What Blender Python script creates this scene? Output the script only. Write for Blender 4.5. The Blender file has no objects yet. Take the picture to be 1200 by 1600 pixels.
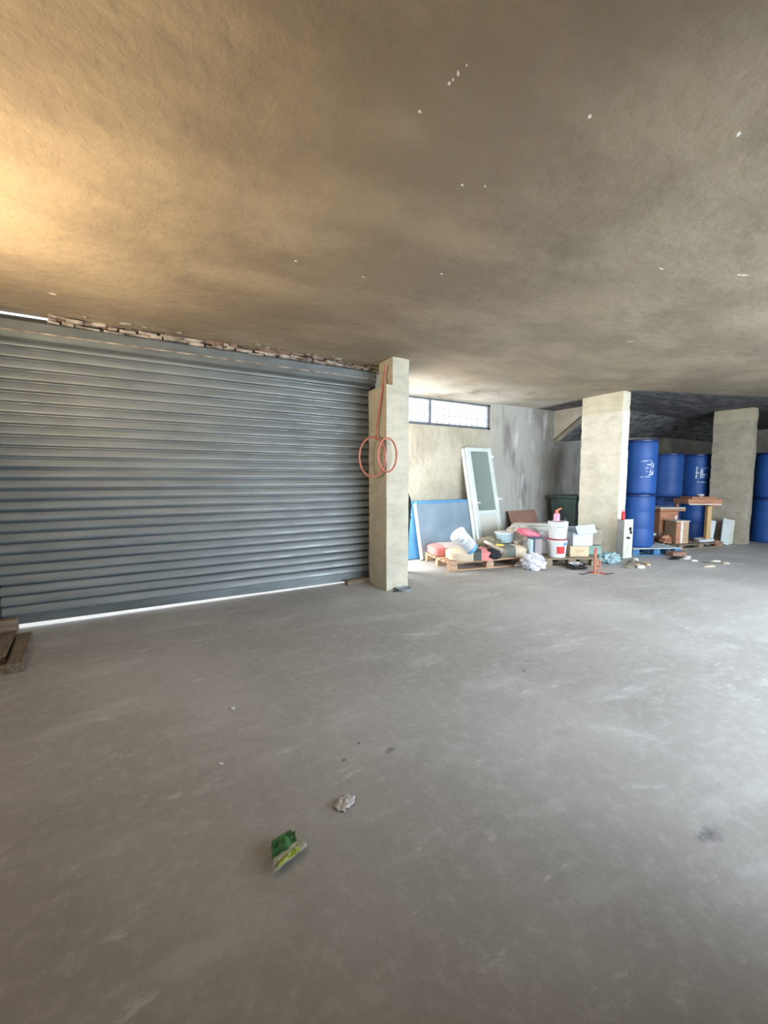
import bpy, bmesh, math, random
from mathutils import Vector, Matrix, noise, Euler
PI = math.pi
C = bpy.context.scene.collection
SC = bpy.context.scene
# ------------------------------------------------------------------ camera
CAMZ = 1.4
FPX = 632.0
PITCH = math.atan(53/632.0)
cam_d = bpy.data.cameras.new('camera'); cam = bpy.data.objects.new('camera', cam_d); C.objects.link(cam)
cam_d.sensor_fit = 'VERTICAL'; cam_d.sensor_height = 36; cam_d.lens = FPX/1600*36
cam_d.clip_start = 0.02
cam.location = (0, 0, CAMZ); cam.rotation_euler = (PI/2-PITCH, 0, math.radians(-30))
SC.camera = cam
# ------------------------------------------------------------------ world, lights, exposure
w = bpy.data.worlds.new('sky'); SC.world = w; w.use_nodes = True
bg = w.node_tree.nodes['Background']; bg.inputs[0].default_value = (0.80, 0.90, 1.0, 1); bg.inputs[1].default_value = 2.2
def area(name, loc, size, energy, color, direction, spread=180):
    l = bpy.data.lights.new(name, 'AREA'); l.shape = 'RECTANGLE'; l.size, l.size_y = size
    l.energy = energy; l.color = color; l.spread = math.radians(spread)
    o = bpy.data.objects.new(name, l); C.objects.link(o); o.location = loc
    o.rotation_euler = Vector(direction).to_track_quat('-Z', 'Y').to_euler()
    return o
sun_d = bpy.data.lights.new('sun', 'SUN'); sun_d.energy = 3.0; sun_d.color = (1, .95, .86); sun_d.angle = .01
sun = bpy.data.objects.new('sun', sun_d); C.objects.link(sun); sun.rotation_euler = Euler((math.radians(-18), math.radians(12), 0))
area('daylight_side_opening', (5.6, -1.55, 1.55), (6.0, 2.3), 430, (.76, .885, 1.0), (.02, 1, -.34), 155)
area('daylight_recess_opening', (2.98, 5.40, 1.25), (.8, 2.3), 82, (1, .98, .93), (1, -.12, .08))
area('daylight_window', (4.3, 6.45, 2.55), (3.0, .8), 90, (.92, .97, 1.0), (0, -1, -.15))
area('warm_ceiling_fill', (-1.62, 2.75, 1.75), (.7, 1.5), 125, (1.0, .74, .44), (.55, .0, 1))  # warm light added to brighten the ceiling at left, source unseen
SC.view_settings.view_transform = 'Standard'; SC.view_settings.look = 'None'
SC.view_settings.exposure = 0.0; SC.view_settings.gamma = 1; SC.view_settings.use_curve_mapping = False

# ------------------------------------------------------------------ measuring helpers: a point of the photograph on a real plane
_p = PITCH; _a = math.radians(60)
VF = Vector((math.cos(_a)*math.cos(_p), math.sin(_a)*math.cos(_p), -math.sin(_p)))
VR = Vector((math.sin(_a), -math.cos(_a), 0)); VU = VR.cross(VF)
CP = Vector((0, 0, CAMZ))
def ray(x, y): return VF + VR*((x-600)/FPX) - VU*((y-800)/FPX)
def P(x, y, z=0.0):
    r = ray(x, y); return CP + r*((z-CAMZ)/r.z)
def D3(x, y, d):
    r = ray(x, y); return CP + r*(d/math.hypot(math.cos(_a)*r.x+math.sin(_a)*r.y, 0))
def DZ(x, d, z):
    q = D3(x, 747, d); return Vector((q.x, q.y, z))
VIEW = math.radians(-30)

# ------------------------------------------------------------------ materials
def N(t, typ, **kw):
    n = t.nodes.new(typ)
    for k, v in kw.items(): setattr(n, k, v)
    return n
def mat(name, c1, c2=None, rough=.6, scale=6, metal=0, bump=0, bscale=40, stretch=(1, 1, 1), alpha=1, trans=0, lo=.35, hi=.65, coat=0):
    m = bpy.data.materials.new(name); m.use_nodes = True; t = m.node_tree
    b = t.nodes['Principled BSDF']; b.inputs['Roughness'].default_value = rough; b.inputs['Metallic'].default_value = metal
    b.inputs['Coat Weight'].default_value = coat
    tc = N(t, 'ShaderNodeTexCoord'); mp = N(t, 'ShaderNodeMapping'); mp.inputs['Scale'].default_value = stretch
    t.links.new(tc.outputs['Object'], mp.inputs[0])
    nz = N(t, 'ShaderNodeTexNoise'); nz.inputs['Scale'].default_value = scale; nz.inputs['Detail'].default_value = 6
    t.links.new(mp.outputs[0], nz.inputs['Vector'])
    rp = N(t, 'ShaderNodeValToRGB'); c2 = c2 or tuple(v*.82 for v in c1)
    rp.color_ramp.elements[0].position = lo; rp.color_ramp.elements[1].position = hi
    rp.color_ramp.elements[0].color = (*c2, 1); rp.color_ramp.elements[1].color = (*c1, 1)
    t.links.new(nz.outputs[0], rp.inputs[0]); t.links.new(rp.outputs[0], b.inputs['Base Color'])
    if bump:
        n2 = N(t, 'ShaderNodeTexNoise'); n2.inputs['Scale'].default_value = bscale; n2.inputs['Detail'].default_value = 5
        t.links.new(mp.outputs[0], n2.inputs['Vector'])
        bp = N(t, 'ShaderNodeBump'); bp.inputs['Strength'].default_value = bump; bp.inputs['Distance'].default_value = .02
        t.links.new(n2.outputs[0], bp.inputs['Height']); t.links.new(bp.outputs[0], b.inputs['Normal'])
    if trans: b.inputs['Transmission Weight'].default_value = trans; b.inputs['IOR'].default_value = 1.3
    b.inputs['Alpha'].default_value = alpha
    return m
def noise_fac(t, vec, scale, lo, hi, detail=5, rough=.55):
    n = N(t, 'ShaderNodeTexNoise'); n.inputs['Scale'].default_value = scale; n.inputs['Detail'].default_value = detail; n.inputs['Roughness'].default_value = rough
    t.links.new(vec, n.inputs['Vector'])
    r = N(t, 'ShaderNodeMapRange'); r.interpolation_type = 'SMOOTHSTEP'; r.inputs[1].default_value = lo; r.inputs[2].default_value = hi
    t.links.new(n.outputs[0], r.inputs[0]); return r.outputs[0]
def mixc(t, fac, a, b):
    m = N(t, 'ShaderNodeMix', data_type='RGBA')
    t.links.new(fac, m.inputs[0])
    for s, i in ((a, 6), (b, 7)):
        if isinstance(s, tuple): m.inputs[i].default_value = (*s, 1)
        else: t.links.new(s, m.inputs[i])
    return m.outputs[2]
def mul(t, a, v):
    m = N(t, 'ShaderNodeMath', operation='MULTIPLY'); t.links.new(a, m.inputs[0])
    if isinstance(v, (int, float)): m.inputs[1].default_value = v
    else: t.links.new(v, m.inputs[1])
    return m.outputs[0]
def mapped(t, scale, rot=(0, 0, 0), loc=(0, 0, 0)):
    tc = N(t, 'ShaderNodeTexCoord'); mp = N(t, 'ShaderNodeMapping')
    mp.inputs['Scale'].default_value = scale; mp.inputs['Rotation'].default_value = rot; mp.inputs['Location'].default_value = loc
    t.links.new(tc.outputs['Object'], mp.inputs[0]); return mp.outputs[0]
def base(name, rough):
    m = bpy.data.materials.new(name); m.use_nodes = True; t = m.node_tree; b = t.nodes['Principled BSDF']
    b.inputs['Roughness'].default_value = rough; return m, t, b
def addbump(t, b, fac, strength, dist=.02):
    bp = N(t, 'ShaderNodeBump'); bp.inputs['Strength'].default_value = strength; bp.inputs['Distance'].default_value = dist
    t.links.new(fac, bp.inputs['Height']); t.links.new(bp.outputs[0], b.inputs['Normal'])
def spot(t, vec, x, y, rx, ry, ang, wob):
    """an elliptical mark of paint or dirt on a horizontal surface"""
    mp = N(t, 'ShaderNodeMapping'); mp.vector_type = 'TEXTURE'
    mp.inputs['Location'].default_value = (x, y, 0); mp.inputs['Rotation'].default_value = (0, 0, ang); mp.inputs['Scale'].default_value = (rx, ry, 1000)
    t.links.new(vec, mp.inputs[0])
    ln = N(t, 'ShaderNodeVectorMath', operation='LENGTH'); t.links.new(mp.outputs[0], ln.inputs[0])
    ad = N(t, 'ShaderNodeMath', operation='ADD'); t.links.new(ln.outputs['Value'], ad.inputs[0]); t.links.new(wob, ad.inputs[1])
    r = N(t, 'ShaderNodeMapRange'); r.inputs[1].default_value = 1.35; r.inputs[2].default_value = .95 if ry < .011 else .55
    t.links.new(ad.outputs[0], r.inputs[0]); return r.outputs[0]
def maxf(t, a, b):
    m = N(t, 'ShaderNodeMath', operation='MAXIMUM'); t.links.new(a, m.inputs[0]); t.links.new(b, m.inputs[1]); return m.outputs[0]

def floor_mat():
    m, t, b = base('floor_concrete', .7)
    v = mapped(t, (1, 1, 1)); vs = mapped(t, (.55, 1.5, 1), (0, 0, math.radians(25)))
    c = mixc(t, noise_fac(t, v, .55, .35, .68), (.36, .345, .328), (.475, .462, .45))
    c = mixc(t, mul(t, noise_fac(t, vs, 2.2, .5, .72, 8, .65), .55), c, (.60, .60, .60))
    c = mixc(t, mul(t, noise_fac(t, vs, 5.5, .60, .70, 8, .7), .6), c, (.72, .72, .72))
    c = mixc(t, mul(t, noise_fac(t, mapped(t, (1.3, .8, 1), loc=(5, 3, 0)), 3.1, .58, .75, 8, .7), .5), c, (.31, .29, .275))
    c = mixc(t, mul(t, noise_fac(t, mapped(t, (.35, 5, 1), (0, 0, math.radians(-35))), 2.6, .66, .78, 6, .6), .25), c, (.28, .275, .27))
    c = mixc(t, mul(t, noise_fac(t, v, 14, .45, .8, 10, .75), .6), c, (.62, .62, .61))
    c = mixc(t, mul(t, noise_fac(t, mapped(t, (1, 1, 1), loc=(3, 8, 0)), 9, .58, .78, 10, .75), .5), c, (.27, .265, .26))
    wob = mul(t, noise_fac(t, v, 22, .2, .8), .9)
    ms = None
    for (x, y, rx, ry, a) in ((1.02, 1.70, .055, .03, .4), (1.85, .64, .09, .04, -.3), (.78, 1.75, .02, .012, 0), (.90, 1.83, .016, .01, 1), (1.42, .32, .03, .02, 0), (2.3, 1.95, .05, .02, .5), (2.45, 2.05, .08, .008, -.6)):
        s = spot(t, v, x, y, rx, ry, a, wob); ms = s if ms is None else maxf(t, ms, s)
    c = mixc(t, mul(t, ms, .7), c, (.11, .11, .12))
    wh = None
    for (x, y, rx, ry, a) in ((3.0, 2.35, .22, .05, -.3), (2.05, 2.9, .3, .03, -.5), (1.9, .9, .12, .02, -.5), (3.1, 1.5, .2, .04, -.3), (2.55, 1.4, .12, .03, -.3), (4.4, 2.6, .4, .05, -.5), (2.2, 1.2, .3, .06, -.9)):
        s = spot(t, v, x, y, rx, ry, a, wob); wh = s if wh is None else maxf(t, wh, s)
    c = mixc(t, mul(t, wh, .3), c, (.75, .75, .75))
    t.links.new(c, b.inputs['Base Color'])
    addbump(t, b, noise_fac(t, v, 30, .3, .7, 8, .6), .10, .008)
    return m
def ceiling_mat():
    m, t, b = base('ceiling_plaster', .85)
    v = mapped(t, (1, 1, 1)); vd = mapped(t, (1, 1.9, 1), (0, 0, math.radians(-20)))
    c = mixc(t, noise_fac(t, vd, .75, .36, .66, 5, .6), (.235, .190, .135), (.33, .268, .185))
    c = mixc(t, mul(t, noise_fac(t, mapped(t, (1, 1, 1), loc=(7, 1, 0)), 1.3, .48, .75, 6, .6), .65), c, (.18, .148, .106))
    c = mixc(t, mul(t, noise_fac(t, mapped(t, (1, 1.5, 1), loc=(2, 9, 0)), 1.0, .5, .75, 6, .6), .5), c, (.385, .325, .235))
    # rough raw concrete beyond the edge of the plaster: x*.39 + y > limit
    sx = N(t, 'ShaderNodeSeparateXYZ'); t.links.new(v, sx.inputs[0])
    a = mul(t, sx.outputs[0], .423); ad = N(t, 'ShaderNodeMath', operation='ADD'); t.links.new(a, ad.inputs[0]); t.links.new(sx.outputs[1], ad.inputs[1])
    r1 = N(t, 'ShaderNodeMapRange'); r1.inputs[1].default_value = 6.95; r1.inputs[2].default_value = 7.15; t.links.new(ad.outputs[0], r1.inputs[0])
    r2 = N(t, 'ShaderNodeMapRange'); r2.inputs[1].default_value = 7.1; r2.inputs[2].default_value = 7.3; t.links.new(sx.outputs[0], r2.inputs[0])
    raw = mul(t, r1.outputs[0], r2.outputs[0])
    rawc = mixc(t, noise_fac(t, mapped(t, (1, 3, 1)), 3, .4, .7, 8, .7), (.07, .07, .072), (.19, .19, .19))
    # daylight on the ceiling near the window, put into the colour
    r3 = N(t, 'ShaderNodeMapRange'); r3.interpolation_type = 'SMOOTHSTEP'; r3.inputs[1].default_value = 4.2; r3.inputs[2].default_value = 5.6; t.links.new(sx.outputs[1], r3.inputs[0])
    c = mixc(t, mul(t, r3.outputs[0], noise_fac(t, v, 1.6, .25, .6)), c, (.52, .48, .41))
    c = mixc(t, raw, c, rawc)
    wob = mul(t, noise_fac(t, v, 60, .2, .8), .8)
    ms = None
    for (x, y, rx, ry, a_) in CEIL_SPOTS:
        s = spot(t, v, x, y, rx, ry, a_, wob); ms = s if ms is None else maxf(t, ms, s)
    c = mixc(t, mul(t, ms, .9), c, (.85, .84, .80))
    t.links.new(c, b.inputs['Base Color'])
    h = N(t, 'ShaderNodeMath', operation='ADD')
    t.links.new(mul(t, noise_fac(t, v, 9, .3, .7, 8, .6), .35), h.inputs[0])
    t.links.new(mul(t, mul(t, noise_fac(t, mapped(t, (1, 2.5, 1), (0, 0, .3)), 6, .45, .62, 6, .6), maxf(t, raw, r3.outputs[0])), 1.6), h.inputs[1])
    addbump(t, b, h.outputs[0], .45, .03)
    return m
def wall_mat():
    m, t, b = base('wall_concrete', .85)
    v = mapped(t, (1, 1, 1)); vs = mapped(t, (1.5, 1, .5))
    c = mixc(t, noise_fac(t, v, 2.0, .35, .65, 6), (.40, .365, .28), (.50, .465, .38))
    sx = N(t, 'ShaderNodeSeparateXYZ'); t.links.new(v, sx.inputs[0])
    r = N(t, 'ShaderNodeMapRange'); r.interpolation_type = 'SMOOTHSTEP'; r.inputs[1].default_value = 5.5; r.inputs[2].default_value = 6.3; t.links.new(sx.outputs[0], r.inputs[0])
    rb = N(t, 'ShaderNodeMapRange'); rb.interpolation_type = 'SMOOTHSTEP'; rb.inputs[1].default_value = 9.6; rb.inputs[2].default_value = 8.4; t.links.new(sx.outputs[0], rb.inputs[0])
    band = mul(t, r.outputs[0], rb.outputs[0])
    c = mixc(t, mul(t, band, .85), c, (.43, .425, .40))
    r8 = N(t, 'ShaderNodeMapRange'); r8.interpolation_type = 'SMOOTHSTEP'; r8.inputs[1].default_value = 6.7; r8.inputs[2].default_value = 7.6; t.links.new(sx.outputs[0], r8.inputs[0])
    c = mixc(t, mul(t, r8.outputs[0], noise_fac(t, mapped(t, (1, 1, .6), loc=(2, 2, 2)), 1.4, .35, .6, 6)), c, (.27, .245, .21))
    c = mixc(t, mul(t, noise_fac(t, vs, 1.9, .50, .70, 7), mul(t, band, .7)), c, (.155, .145, .135))
    c = mixc(t, mul(t, noise_fac(t, mapped(t, (2.0, 1, .55), loc=(3, 0, 1)), 2.2, .56, .70, 7), mul(t, band, .65)), c, (.64, .64, .62))
    c = mixc(t, mul(t, noise_fac(t, mapped(t, (3, 1, .3), loc=(1, 0, 4)), 1.7, .56, .68, 6), .5), c, (.27, .24, .19))
    t.links.new(c, b.inputs['Base Color'])
    w_ = N(t, 'ShaderNodeTexWave'); w_.bands_direction = 'Z'; w_.inputs['Scale'].default_value = .9; w_.inputs['Distortion'].default_value = 1.0
    t.links.new(v, w_.inputs['Vector'])
    h = N(t, 'ShaderNodeMath', operation='ADD'); t.links.new(mul(t, w_.outputs['Fac'], .3), h.inputs[0]); t.links.new(noise_fac(t, v, 7, .3, .7, 8, .65), h.inputs[1])
    addbump(t, b, h.outputs[0], .5, .02)
    return m
def pillar_mat(name, c1, c2, top=2.56):
    m, t, b = base(name, .85)
    v = mapped(t, (1, 1, 1))
    c = mixc(t, noise_fac(t, v, 3.0, .35, .65, 6), c2, c1)
    c = mixc(t, mul(t, noise_fac(t, mapped(t, (1, 1, 2.2), (0, .4, 0)), 6, .62, .72, 6, .6), .35), c, tuple(q*.6 for q in c2))
    sx = N(t, 'ShaderNodeSeparateXYZ'); t.links.new(v, sx.inputs[0])
    r = N(t, 'ShaderNodeMapRange'); r.inputs[1].default_value = top-.02; r.inputs[2].default_value = top+.02; t.links.new(sx.outputs[2], r.inputs[0])
    c = mixc(t, mul(t, r.outputs[0], .5), c, (.62, .54, .36))
    t.links.new(c, b.inputs['Base Color'])
    h = N(t, 'ShaderNodeMath', operation='ADD'); t.links.new(noise_fac(t, mapped(t, (1, 1, 2.5), (0, .5, 0)), 5.5, .48, .66, 7, .6), h.inputs[0])
    t.links.new(mul(t, r.outputs[0], .6), h.inputs[1])
    addbump(t, b, h.outputs[0], .42, .02)
    return m
def shutter_mat():
    m, t, b = base('shutter_steel', .42)
    b.inputs['Metallic'].default_value = .25
    vs = mapped(t, (.8, 1, 9)); v = mapped(t, (1, 1, 1))
    c = mixc(t, noise_fac(t, vs, 1.6, .25, .75, 6, .6), (.225, .25, .258), (.315, .345, .352))
    c = mixc(t, mul(t, noise_fac(t, v, 2.2, .5, .8, 7), .4), c, (.15, .165, .17))
    t.links.new(c, b.inputs['Base Color'])
    rr = N(t, 'ShaderNodeMapRange'); rr.inputs[3].default_value = .36; rr.inputs[4].default_value = .62
    t.links.new(noise_fac(t, mapped(t, (1, 1, 6)), 5, .3, .7), rr.inputs[0]); t.links.new(rr.outputs[0], b.inputs['Roughness'])
    return m

# measured chips in the ceiling paint
CEIL_SPOTS = []
for (x, y, rx, ry, a) in ((702, 130, .010, .006, .5), (708, 124, .008, .005, .5), (716, 114, .014, .006, .5), (729, 101, .008, .004, .5), (656, 174, .012, .008, 0), (922, 181, .013, .008, .5), (1154, 211, .016, .008, .3), (722, 290, .013, .006, .3), (690, 428, .018, .010, 0), (82, 459, .03, .03, 0), (462, 408, .012, .012, 0), (1033, 420, .03, .012, -.3), (1160, 430, .06, .01, -.7), (568, 432, .012, .008, 0), (985, 534, .05, .008, -.9), (758, 292, .012, .004, .2)):
    q = P(x, y, 2.85); CEIL_SPOTS.append((q.x, q.y, rx, ry, a+.3))
M = {}
M['floor'] = floor_mat(); M['ceiling'] = ceiling_mat(); M['wall'] = wall_mat(); M['shutter'] = shutter_mat()
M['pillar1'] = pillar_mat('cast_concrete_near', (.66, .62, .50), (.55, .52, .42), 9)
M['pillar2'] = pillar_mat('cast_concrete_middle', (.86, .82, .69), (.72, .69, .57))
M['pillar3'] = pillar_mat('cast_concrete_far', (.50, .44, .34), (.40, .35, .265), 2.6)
M['raw'] = mat('raw_concrete', (.22, .22, .215), (.06, .06, .062), .9, 3.5, bump=1.0, bscale=7, stretch=(1, 2.2, 2))
M['darkwall'] = mat('stained_concrete', (.36, .34, .29), (.22, .205, .18), .9, 2.5, bump=.5, bscale=9)
M['mortar'] = mat('broken_mortar', (.50, .45, .39), (.16, .12, .095), .9, 9, bump=.6)
M['brick'] = mat('old_brick', (.30, .20, .15), (.16, .11, .085), .9, 8, bump=.6)
M['yard'] = mat('yard_paving', (.70, .69, .66), (.60, .59, .56), .9, 2)
M['galv'] = mat('galvanised_sheet', (.20, .23, .235), (.15, .17, .178), .5, 3, metal=.4, stretch=(1, 1, 4))
M['steel_dark'] = mat('dark_steel', (.06, .065, .07), rough=.5, metal=.5)
M['winframe'] = mat('window_frame_steel', (.13, .15, .17), (.09, .10, .12), .5)
M['bar'] = mat('window_bars', (.25, .24, .23), rough=.6)
M['glassclear'] = mat('window_glass', (.95, .97, 1), rough=.05, alpha=.12)
M['wood'] = mat('pallet_wood', (.62, .42, .28), (.40, .25, .155), .75, 5, stretch=(1, 12, 12), bump=.2)
M['wood_old'] = mat('weathered_wood', (.36, .28, .20), (.20, .15, .11), .85, 5, stretch=(1, 10, 10), bump=.3)
M['wood_dirty'] = mat('dirty_timber', (.27, .215, .165), (.14, .11, .085), .85, 6, stretch=(1, 8, 8), bump=.3)
M['wood_red'] = mat('reddish_furniture_wood', (.50, .235, .13), (.34, .15, .085), .5, 4, stretch=(1, 8, 8))
M['wood_yel'] = mat('yellow_pine', (.62, .42, .20), (.50, .32, .14), .6, 4, stretch=(8, 8, 1))
M['wood_tan'] = mat('tan_chipboard', (.52, .36, .22), (.43, .28, .17), .7, 20)
M['edge'] = mat('pale_board_edge', (.80, .76, .70), (.65, .61, .55), .7, 10)
M['brown'] = mat('brown_board', (.32, .175, .13), (.25, .135, .10), .7, 4)
M['blue_foam'] = mat('blue_insulation', (.09, .29, .56), (.07, .23, .47), .7, 5, bump=.1)
M['grey_foam'] = mat('dusty_shaded_blue_sheet', (.22, .30, .37), (.16, .225, .29), .8, 2.5, bump=.15, bscale=6)  # dirty blue sheet; the shade on its front is put into the colour
M['white_paint'] = mat('white_lacquer', (.66, .72, .71), (.58, .64, .63), .35, 3)
M['cream_panel'] = mat('off_white_panel', (.66, .67, .62), (.60, .61, .56), .5, 3)
M['grey_glass'] = mat('grey_green_glass', (.225, .28, .26), (.20, .25, .235), .22, 2)
M['white_plastic'] = mat('white_plastic', (.74, .77, .80), (.64, .67, .71), .4, 5)
M['bucket_blue'] = mat('blue_plastic', (.16, .42, .72), rough=.4)
M['red'] = mat('red_print', (.75, .04, .05), (.6, .03, .04), .5, 20)
M['darkred'] = mat('dark_red_rim', (.50, .07, .09), rough=.5)
M['print_grey'] = mat('grey_print', (.30, .34, .38), rough=.6)
M['print_teal'] = mat('teal_print', (.15, .36, .36), rough=.6)
M['print_blue'] = mat('blue_print', (.14, .30, .55), rough=.6)
M['worn_mark'] = mat('worn_white_paint', (.62, .66, .74), (.10, .16, .36), .7, 16, lo=.40, hi=.52)
M['print_white'] = mat('white_print', (.85, .87, .90), rough=.6)
M['sack_pink'] = mat('dusty_red_sack', (.80, .30, .28), (.62, .18, .18), .85, 8, bump=.3, bscale=20)
M['sack_tan'] = mat('tan_paper_sack', (.70, .60, .46), (.58, .48, .35), .85, 6, bump=.3, bscale=20)
M['sack_dust'] = mat('dusty_sack_top', (.64, .58, .57), (.52, .45, .44), .9, 6, bump=.3, bscale=20)
M['sack_black'] = mat('black_print_band', (.09, .10, .09), rough=.8)
M['sack_olive'] = mat('olive_sack', (.30, .26, .18), (.14, .13, .09), .85, 7, bump=.4)
M['grey_green'] = mat('grey_green_patch', (.17, .20, .18), rough=.8)
M['yellow'] = mat('yellow_plastic', (.85, .60, .08), rough=.5)
M['black'] = mat('black_fabric', (.018, .02, .028), (.008, .009, .014), .8, 9, bump=.4)
M['black_pl'] = mat('black_plastic', (.02, .02, .024), rough=.5)
M['paleblue'] = mat('pale_blue_plastic', (.50, .66, .72), (.40, .56, .62), .35, 6)
M['rag'] = mat('dirty_white_cloth', (.66, .63, .58), (.42, .39, .34), .9, 7, bump=.4)
M['pink'] = mat('pink_plastic', (.80, .22, .30), (.62, .14, .20), .5, 5)
M['pinklight'] = mat('light_pink_plastic', (.85, .42, .58), (.75, .30, .46), .5, 8)
M['orange'] = mat('orange_red_plastic', (.72, .18, .08), rough=.5)
M['tube'] = mat('pale_green_tube', (.60, .64, .58), (.50, .54, .48), .5, 4)
M['greyplastic'] = mat('warm_grey_plastic', (.36, .31, .32), (.30, .26, .27), .5, 5)
M['navy'] = mat('navy_plastic', (.05, .08, .15), rough=.5)
M['whitebag'] = mat('white_plastic_film', (.76, .78, .82), (.48, .48, .56), .4, 9, bump=.4)
M['card'] = mat('tan_cardboard', (.68, .54, .36), (.60, .46, .30), .8, 8)
M['card_white'] = mat('white_cardboard', (.62, .67, .76), (.54, .59, .68), .7, 6)
M['card_shade'] = mat('shaded_cardboard', (.34, .28, .22), rough=.85)  # cardboard with shade put into its colour
M['greenpl'] = mat('green_plastic', (.22, .34, .28), (.16, .26, .21), .4, 8)
M['binggreen'] = mat('dark_green_plastic', (.05, .09, .085), (.03, .055, .055), .5, 4)
M['clearblue'] = mat('clear_blue_plastic', (.50, .68, .74), (.25, .42, .46), .2, 14, bump=.5, alpha=.85)
M['orangebar'] = mat('rusty_orange_steel', (.55, .20, .11), (.38, .14, .08), .6, 8)
M['cabwhite'] = mat('off_white_enamel', (.70, .70, .60), (.56, .55, .45), .5, 7)
M['cabgrey'] = mat('grey_sheet_metal', (.36, .38, .38), rough=.5)
M['drum'] = mat('blue_drum_plastic', (.014, .085, .32), (.010, .062, .25), .55, 3)
M['drum_dark'] = mat('dark_blue_lid', (.010, .028, .13), rough=.4)
M['bluepallet'] = mat('blue_painted_wood', (.07, .20, .38), (.04, .12, .24), .7, 5)
M['palletgrey'] = mat('grey_pallet_board', (.42, .46, .48), (.34, .37, .38), .7, 5)
M['hose'] = mat('orange_rubber_hose', (.62, .20, .14), (.48, .14, .10), .45, 10)
M['leaf'] = mat('green_foil', (.07, .26, .08), (.02, .09, .03), .35, 20)
M['lime'] = mat('lime_foil', (.50, .60, .04), (.38, .46, .03), .35, 20)
M['silver'] = mat('silver_foil', (.62, .66, .55), (.45, .50, .38), .35, 20)
M['film'] = mat('clear_film', (.80, .78, .77), (.62, .60, .59), .3, 16, bump=.5)
M['paper'] = mat('white_paper', (.85, .84, .80), rough=.8)
M['greytray'] = mat('grey_blue_plastic', (.33, .38, .42), rough=.5)

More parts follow.
